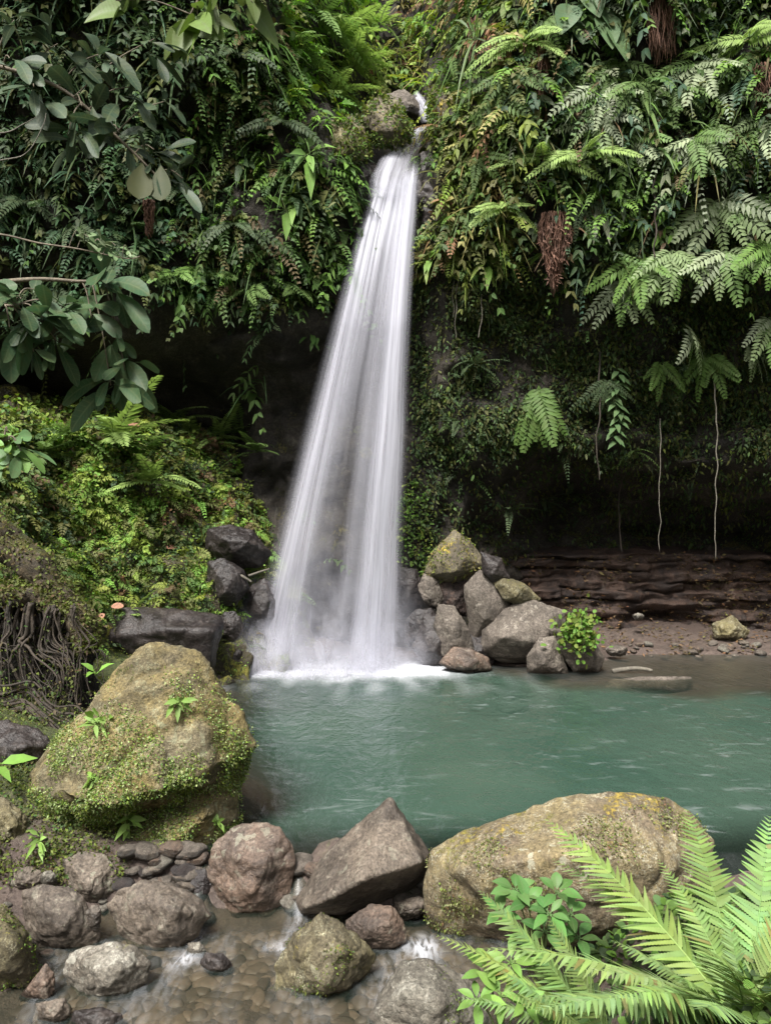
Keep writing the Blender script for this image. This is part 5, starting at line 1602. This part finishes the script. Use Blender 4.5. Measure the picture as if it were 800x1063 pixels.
for i in range(90):
    x0 = rng.uniform(-20, 92); y0 = 632 + abs(x0 - 60) * -.12; x1 = x0 * .7 + 28 + rng.normal(0, 16); y1 = rng.uniform(715, 775); Y = rng.uniform(8.5, 9.0)
    tube_part('root', e, [W(x0, y0, Y), W(x0 + rng.normal(0, 4), y0 + 40, Y - .05), W((x0 + x1) / 2 + rng.normal(0, 5), (y0 + y1) / 2, Y - .1), W(x1, y1, Y - .25)], rng.choice([.008, .012, .018, .03, .045], p=[.3, .3, .2, .15, .05]), .003, M_ROOT, 6, 9, .16)
for i in range(14):
    y0 = rng.uniform(690, 735)
    tube_part('root', e, [W(-30, y0, 8.2), W(20, y0 + 15, 8.1), W(60 + rng.normal(0, 8), y0 + 40, 8.0), W(90 + rng.normal(0, 8), y0 + 55, 7.9)], rng.uniform(.012, .025), .006, M_ROOT, 5, 8, .14)

acc = Acc()
for r_ in [o for o in e.children if o.name.startswith('root')]:
    nv_ = len(r_.data.vertices); idx_ = rng.choice(nv_, 26)
    V_ = np.array([tuple(r_.data.vertices[i].co) for i in idx_]) + rng.normal(0, .02, (26, 3)); V_ = V_[rng.random(26) < .3 + .7 * (V_[:, 2] < .45)]
    ln_ = rng.uniform(.02, .06, len(V_))
    acc.leaves(T_RHOMB, V_ + np.array([0, -.03, 0]), rng.normal(0, 1, V_.shape) + np.array([0, -.5, .2]), rng.normal(0, .5, V_.shape) + np.array([0, -.4, .8]), ln_, ln_ * .6, .2, pick((G_YEL * .7, OLIVE, BROWN * .7, G_MID), (2, 2, 2, 2), len(V_)))
link_mesh('moss', acc.mesh('moss'), M_HERB, e)
for t_ in [o for o in bpy.data.objects if o.name.startswith('mossy_trunk')]:
    for v_ in t_.data.vertices:
        q_ = Vector(v_.co) * 5; v_.co += v_.normal * (noise.noise(q_) * .06 + noise.noise(q_ * 3) * .03)
    me_ = t_.data; acc = Acc(); nv_ = len(me_.vertices); idx_ = rng.choice(nv_, 9000)
    V_ = np.array([tuple(me_.vertices[i].co) for i in idx_]); N_ = np.array([tuple(me_.vertices[i].normal) for i in idx_])
    kp = (N_[:, 2] > -.2) & np.array([clump(v, 3.0, 4) > .38 for v in V_]); V_, N_ = V_[kp], N_[kp]; m_ = len(V_)
    ln_ = rng.uniform(.02, .06, m_)
    acc.leaves(T_RHOMB, V_ + rng.normal(0, .04, (m_, 3)), nrm(N_ * .5 + rng.normal(0, .6, (m_, 3))), nrm(N_ + rng.normal(0, .4, (m_, 3))), ln_, ln_ * .6, .2, pick((G_YEL * .8, OLIVE, BROWN), (2, 3, 1), m_))
    link_mesh('moss', acc.mesh('moss'), M_HERB, t_)

# fallen leaves
LGp = 'fallen brown leaves at the left'
for px, py, bv in ((100, 636, BV_BANK), (108, 642, BV_BANK), (118, 634, BV_BANK), (96, 648, None), (30, 686, BV_BANK), (20, 690, BV_BANK), (38, 575, BV_BANK), (170, 570, BV_BANK), (6, 660, BV_BANK), (150, 640, None), (160, 638, None), (138, 668, None), (35, 545, BV_BANK), (85, 665, None), (135, 445, BV_BANK)):
    loc, nn = hit(px, py, bv)
    if loc is None: continue
    acc = Acc(); acc.leaves(T_ROUND, [(0, 0, 0)], [(random.uniform(-1, 1), random.uniform(-.5, .5), .1)], [(0, -.6, .8)], .22, .14, .15, (.1, .1, .1))
    o = obj_from_acc('fallen_leaf', acc, M_DRY); o.location = loc + nn * .06 + Vector((0, -.05, .03))
    tag(o, 'curled reddish brown fallen leaf on the mossy ground', 'fallen leaf', LGp)

# ------------------------------------------------------------------ moss and little plants on the boulders


def scatter_on(o, n, keep, cols, wts, size, name='moss', tp=T_RHOMB, rise=.0):
    me = o.data; nv = len(me.vertices)
    V = np.zeros(nv * 3, np.float32); me.vertices.foreach_get('co', V); V = V.reshape(-1, 3).astype(float)
    Nn = np.zeros(nv * 3, np.float32); me.vertices.foreach_get('normal', Nn); Nn = Nn.reshape(-1, 3).astype(float)
    wl = np.array(o.location)
    pr = np.array([keep(Vector(v + wl), Vector(nn)) for v, nn in zip(V, Nn)]); pr = np.clip(pr, 0, 1)
    if pr.sum() < 1e-6: return
    idx = rng.choice(nv, n, p=pr / pr.sum())
    P = V[idx] + rng.normal(0, size * .7, (n, 3)) * (1 - 0) ; Nq = Nn[idx]
    # pull back onto the surface tangent plane
    P = V[idx] + (P - V[idx]) - Nq * np.sum((P - V[idx]) * Nq, 1)[:, None] + Nq * rng.uniform(-.005, rise + .005, (n, 1))
    acc = Acc(); C = pick(cols, wts, n)
    d = nrm(Nq * .6 + rng.normal(0, .7, (n, 3)) + np.array([0, 0, .25])); ln = rng.uniform(.6, 1.4, n) * size
    acc.leaves(tp, P, d, nrm(Nq + rng.normal(0, .5, (n, 3))), ln, ln * rng.uniform(.45, .7, n), .2, C)
    return link_mesh(name, acc.mesh(name), M_HERB, o)


def px_of(p): return 400 + p.x / p.y * F, 531.5 + (CAM_H - p.z) / p.y * F


def keep_left(p, n):
    px, py = px_of(p); c = clump(p, 3.0, 2)
    line = 800 - .22 * (px - 30)                     # the mossy skirt starts below this line
    f = max(float(sstep(line - 60, line + 40, py)), .35 * float(sstep(190, 240, px)) * float(sstep(700, 760, py)))
    f = max(f, .75 * float(sstep(150, 60, px)) * float(sstep(735, 790, py)))
    f = max(f, .8 * g_(px, 135, 22) * g_(py, 745, 25), .8 * g_(px, 185, 18) * g_(py, 725, 20))
    return f * float(sstep(.3, .6, c)) * (n.y < .3)


scatter_on(big_left, 46000, keep_left, (G_YEL * 1.5, OLIVE * 1.3, G_MID * 1.2, np.array((.34, .38, .18)), G_BRIGHT * 1.3), (3, 2, 2, 3, 1), .021, rise=.03)
scatter_on(big_right, 9000, lambda p, n: float(sstep(.5, .7, clump(p, 3.2, 4))) * (n.y < .3), (G_YEL, OLIVE * 1.2, np.array((.25, .25, .12)), RUST * .8), (2, 3, 3, 1), .02, rise=.012)
scatter_on(rk_J, 1800, lambda p, n: float(sstep(.5, .7, clump(p, 4, 6))), (G_YEL, OLIVE, G_MID), (2, 2, 1), .016)
scatter_on(rk_F, 2500, lambda p, n: float(sstep(.4, .6, clump(p, 4, 7))), (G_YEL, OLIVE, G_BRIGHT), (2, 2, 1), .018)
scatter_on(rk_K, 1000, lambda p, n: float(sstep(.55, .7, clump(p, 4, 8))), (G_YEL, OLIVE, G_BRIGHT), (2, 2, 1), .016)
scatter_on(rk_R1, 900, lambda p, n: float(sstep(.4, .6, clump(p, 3, 8))), (G_YEL, STRAW, OLIVE), (2, 2, 1), .05)

BV_BL = bvh_of([big_left, big_right])
TG = 'little plants rooted on the pointed boulder'
for px, py, s, n, lab in ((108, 752, .17, 9, 'leafy little plant on the left face of the pointed boulder'), (186, 728, .14, 7, 'small fern-like plant near the top of the pointed boulder'),
                          (132, 845, .16, 8, 'star-shaped little plant at the crease of the pointed boulder'), (222, 848, .12, 7, 'yellow green plantlet on the right foot of the pointed boulder'),
                          (42, 876, .12, 7, 'small plantlet at the lower left of the pointed boulder'), (100, 815, .12, 6, 'small sprig on the mossy skirt of the pointed boulder')):
    aroid(px, py, lab, n + 7, s * .9, .34, [np.array((.17, .28, .05)), np.array((.2, .3, .08))], T_LANCE, 'plantlet', 'plant', .4, TG, BV_ALL if px == 42 else BV_BL, .35, M_LEAF, .9)
loc = W(100, 700, 7.4)
acc = whorl_acc((0, 0, 0), (0, -.4, 1), 3, .2, .3, [np.array((.16, .3, .05))], .3, T_LANCE); o = obj_from_acc('plantlet', acc, M_LEAF); o.location = loc
tag(o, 'lone bright seedling of few leaves behind the pointed boulder', 'plant')
acc = whorl_acc((0, 0, 0), (.6, -.4, .6), 4, .3, .3, [np.array((.16, .3, .05))], .3, T_LANCE); o = obj_from_acc('plantlet', acc, M_LEAF); o.location = W(-5, 795, 6.6)
tag(o, 'bright leaf tip poking in at the left edge above the moss lump', 'plant')

def shore_growth():
    acc = Acc()
    L, Nn, Q = sample(5200, -60, 130, 640, 915, bvh_of([ground]), lambda a, b, l: float(sstep(.3, .5, clump(l, 2.2, 11))) * (1 if l.x < -1.9 else .3))
    m = len(L); C = pick((G_YEL * .9, OLIVE, G_MID, BROWN * .7), (3, 3, 2, 1), m)
    for _ in range(5):
        d = nrm(Nn * .6 + rng.normal(0, .7, (m, 3)) + np.array([0, 0, .3])); ln = rng.uniform(.015, .045, m)
        acc.leaves(T_RHOMB, L + rng.normal(0, .035, (m, 3)) + Nn * .02, d, nrm(Nn + rng.normal(0, .5, (m, 3))), ln, ln * .6, .2, C * rng.uniform(.75, 1.25, (m, 1)))
    return acc


tag(obj_from_acc('moss', shore_growth(), M_HERB), 'moss and tiny herbs on the left shore under the roots', 'moss', kind='stuff')
for nm_ in ('mossy_boulder', 'mossy_boulder.001'): pass
for o_ in [o for o in bpy.data.objects if o.get('group') == UG and o.name.startswith('mossy')]:
    scatter_on(o_, 1600, lambda p, n: float(sstep(.3, .55, clump(p, 3, 8))), (G_YEL, OLIVE, G_MID, G_BRIGHT), (3, 3, 2, 1), .07, rise=.05)

# little green bush on the rock pile
acc = Acc(); n = 420; c0 = np.array(W(600, 658, 13.2)); Pn = c0 + rng.normal(0, 1, (n, 3)) * np.array([.16, .16, .17]) + np.array([[0, 0, 0]])
acc.leaves(T_ROUND, Pn, rng.normal(0, .6, (n, 3)) + np.array([0, -.4, .5]), rng.normal(0, .4, (n, 3)) + np.array([0, -.5, .8]), rng.uniform(.07, .13, n), .07, .2, pick((G_YEL, G_BRIGHT * 1.2), (2, 3), n))
for i in range(8): acc.tube([c0 - np.array([0, 0, .35]), Pn[i]], .008, (.1, .09, .05), 4)
tag(obj_from_acc('bush', acc, M_HERB), 'small bright yellow green bush at the right end of the rock pile', 'bush')

acc = Acc()
L, Nn, Q = sample(2600, 520, 860, 575, 690, bvh_of([ledge, ground]), lambda a, b, l: (.9 if l.y > 15 else 0) * float(sstep(.3, .55, clump(l, 1.2, 17))))
m = len(L)
for _ in range(2):
    ln = rng.uniform(.05, .14, m)
    acc.leaves(T_RHOMB, L + rng.normal(0, .05, (m, 3)) + Nn * .02, rng.normal(0, 1, (m, 3)) * np.array([1, 1, .3]), nrm(Nn + rng.normal(0, .4, (m, 3))), ln, ln * .4, .1, pick((BROWN, RUST, BROWN * .5, STRAW * .6), (3, 3, 3, 1), m))
tag(obj_from_acc('leaf_litter', acc, M_HERB), 'reddish brown leaf litter on the ledge and beach', 'leaf litter', kind='stuff')

# driftwood stick by the beach and sticks by the fall
for pts, r, lab in (([(636, 697, 13.4), (655, 694, 13.4), (676, 696, 13.4)], .05, 'short driftwood branch lying in the shallows by the beach'),
                    ([(236, 590, 13.4), (255, 600, 13.4), (262, 604, 13.4)], .03, 'broken stick wedged between wet rocks by the fall'),
                    ([(258, 598, 13.5), (280, 590, 13.5)], .025, 'pale stick jutting toward the falling water')):
    tag(tube_part('stick', None, [W(*p) for p in pts], r, r * .6, M_PALE, 7, 8, .03), lab, 'stick')

# ------------------------------------------------------------------ foreground ferns and plants at the lower right

FGc = np.array((.235, .335, .105))
FORE = [frond_mesh('frond', 40, w_, dr, c_, angle=70, rib=.006, lobed=True) for w_, dr, c_ in ((.215, .22, FGc), (.2, .38, FGc * np.array((1.1, 1.05, 1.1))), (.22, .12, FGc * np.array((.9, .95, .9))))]


def fore_fern(label, base, targets):
    """targets: (px, py, Y) of each frond tip, mesh index, roll"""
    b = W(*base); e = empty('fern', b, label, 'fern', 'foreground ferns')
    for (px, py, Y, k, roll) in targets:
        tip = W(px, py, Y); dr = (.22, .38, .12)[k]
        v = tip - b; L = v.length
        # the frond arches: aim above the tip by the sag of its curve
        for _ in range(4):
            d = (tip + Vector((0, 0, 1)) * dr * L * .92 - b); L = d.length / 1.0
        up = Vector((0, -.25, 1))
        f = bpy.data.objects.new('frond', FORE[k]); COL.objects.link(f); f.parent = e
        f.matrix_local = frond_matrix(d, L, up, roll)
        c = random.uniform(.72, 1.05); f.color = (c * random.uniform(.85, 1.08), c, c * random.uniform(.9, 1.3), 1)
    return e


fore_fern('large bright green fern arching in from the lower right corner', (775, 1075, 3.6), [
    (600, 872, 4.3, 0, .25), (728, 866, 4.4, 0, .1), (798, 862, 4.2, 2, -.1), (560, 992, 3.7, 1, .5), (850, 880, 4.0, 0, -.3), (625, 925, 4.2, 1, .3), (660, 985, 3.7, 0, .4),
    (610, 1045, 3.3, 1, .4), (690, 1040, 3.2, 1, .2), (820, 960, 3.5, 1, -.2), (880, 960, 3.5, 0, -.4), (770, 1000, 3.2, 1, .1), (570, 1030, 3.5, 0, .5), (720, 940, 4.0, 1, .2), (740, 1040, 3.0, 0, .2), (840, 1020, 3.1, 1, -.2), (800, 985, 3.4, 0, 0), (665, 1020, 3.4, 1, .3), (760, 960, 3.8, 2, .1), (710, 1010, 3.2, 2, .3)])
fore_fern('smaller green fern at the foot of the broad low boulder', (640, 1110, 4.1), [
    (528, 948, 4.5, 0, .3), (512, 1000, 4.3, 1, .4), (556, 975, 4.3, 0, .4), (522, 1048, 4.1, 1, .4), (545, 1020, 4.1, 0, .3), (600, 990, 4.1, 0, .1), (575, 1050, 3.9, 1, .3)])


def leafy_plant(label, base, tips, L, ratio, cols, name='leafy_plant'):
    b = W(*base); e = empty(name, b, label, 'plant', 'leafy plants in the foreground')
    for (px, py, Y) in tips:
        t = W(px, py, Y); tube_part('stalk', e, [b, (b + t) / 2 + Vector((0, 0, .05)), t], .007, .004, M_GSTEM, 5, 6)
        acc = whorl_acc(tuple(t), (0, -.35, 1), 6, L, ratio, cols, .35, T_LANCE2, cone=.9, up=.05)
        link_mesh('leaf_cluster', acc.mesh('leaf_cluster', tuple(b)), M_BROAD, e)
    return e


T_LANCE2 = template([0, .12, .3, .5, .72, .9, 1], [0, .22, .44, .5, .36, .13, 0], .2, 5)
M_GSTEM = mat_plain('green_stem', (.12, .17, .05), (.09, .12, .04), 8, .6, .2)
leafy_plant('deep green leafy plant growing against the broad low boulder', (560, 1020, 4.9), [(548, 940, 4.8), (578, 928, 4.85), (592, 950, 4.8), (565, 968, 4.75), (535, 925, 4.9), (600, 975, 4.8), (570, 950, 4.7), (520, 950, 4.8)], .165, .40,
            [np.array((.06, .15, .04)), np.array((.08, .19, .045)), np.array((.1, .2, .06))])
leafy_plant('yellow green seedling clump at the bottom edge left of the ferns', (520, 1085, 4.2), [(505, 1010, 4.3), (520, 1035, 4.2), (545, 1045, 4.1), (495, 1040, 4.2), (530, 1000, 4.35)], .17, .34,
            [np.array((.17, .28, .06)), np.array((.13, .24, .05))])
# bits of ground cover on the near right bank
acc = Acc(); n = 5000; x = rng.uniform(.7, 4.0, n); y = rng.uniform(3.0, 5.3, n)
zz = ground_z(x[None], y[None])[0]; k = zz > -.2; P_ = np.stack([x, y, zz], 1)[k]; n = len(P_)
acc.leaves(T_ROUND, P_ + np.array([0, 0, .02]), rng.normal(0, .6, (n, 3)) + np.array([0, 0, .6]), rng.normal(0, .4, (n, 3)) + np.array([0, 0, 1]), rng.uniform(.04, .1, n), .05, .3, pick((G_MID, G_DARK, G_BRIGHT), (3, 2, 2), n))
tag(obj_from_acc('ground_cover', acc, M_HERB), 'low green weeds on the near right bank under the ferns', 'ground cover', kind='stuff')
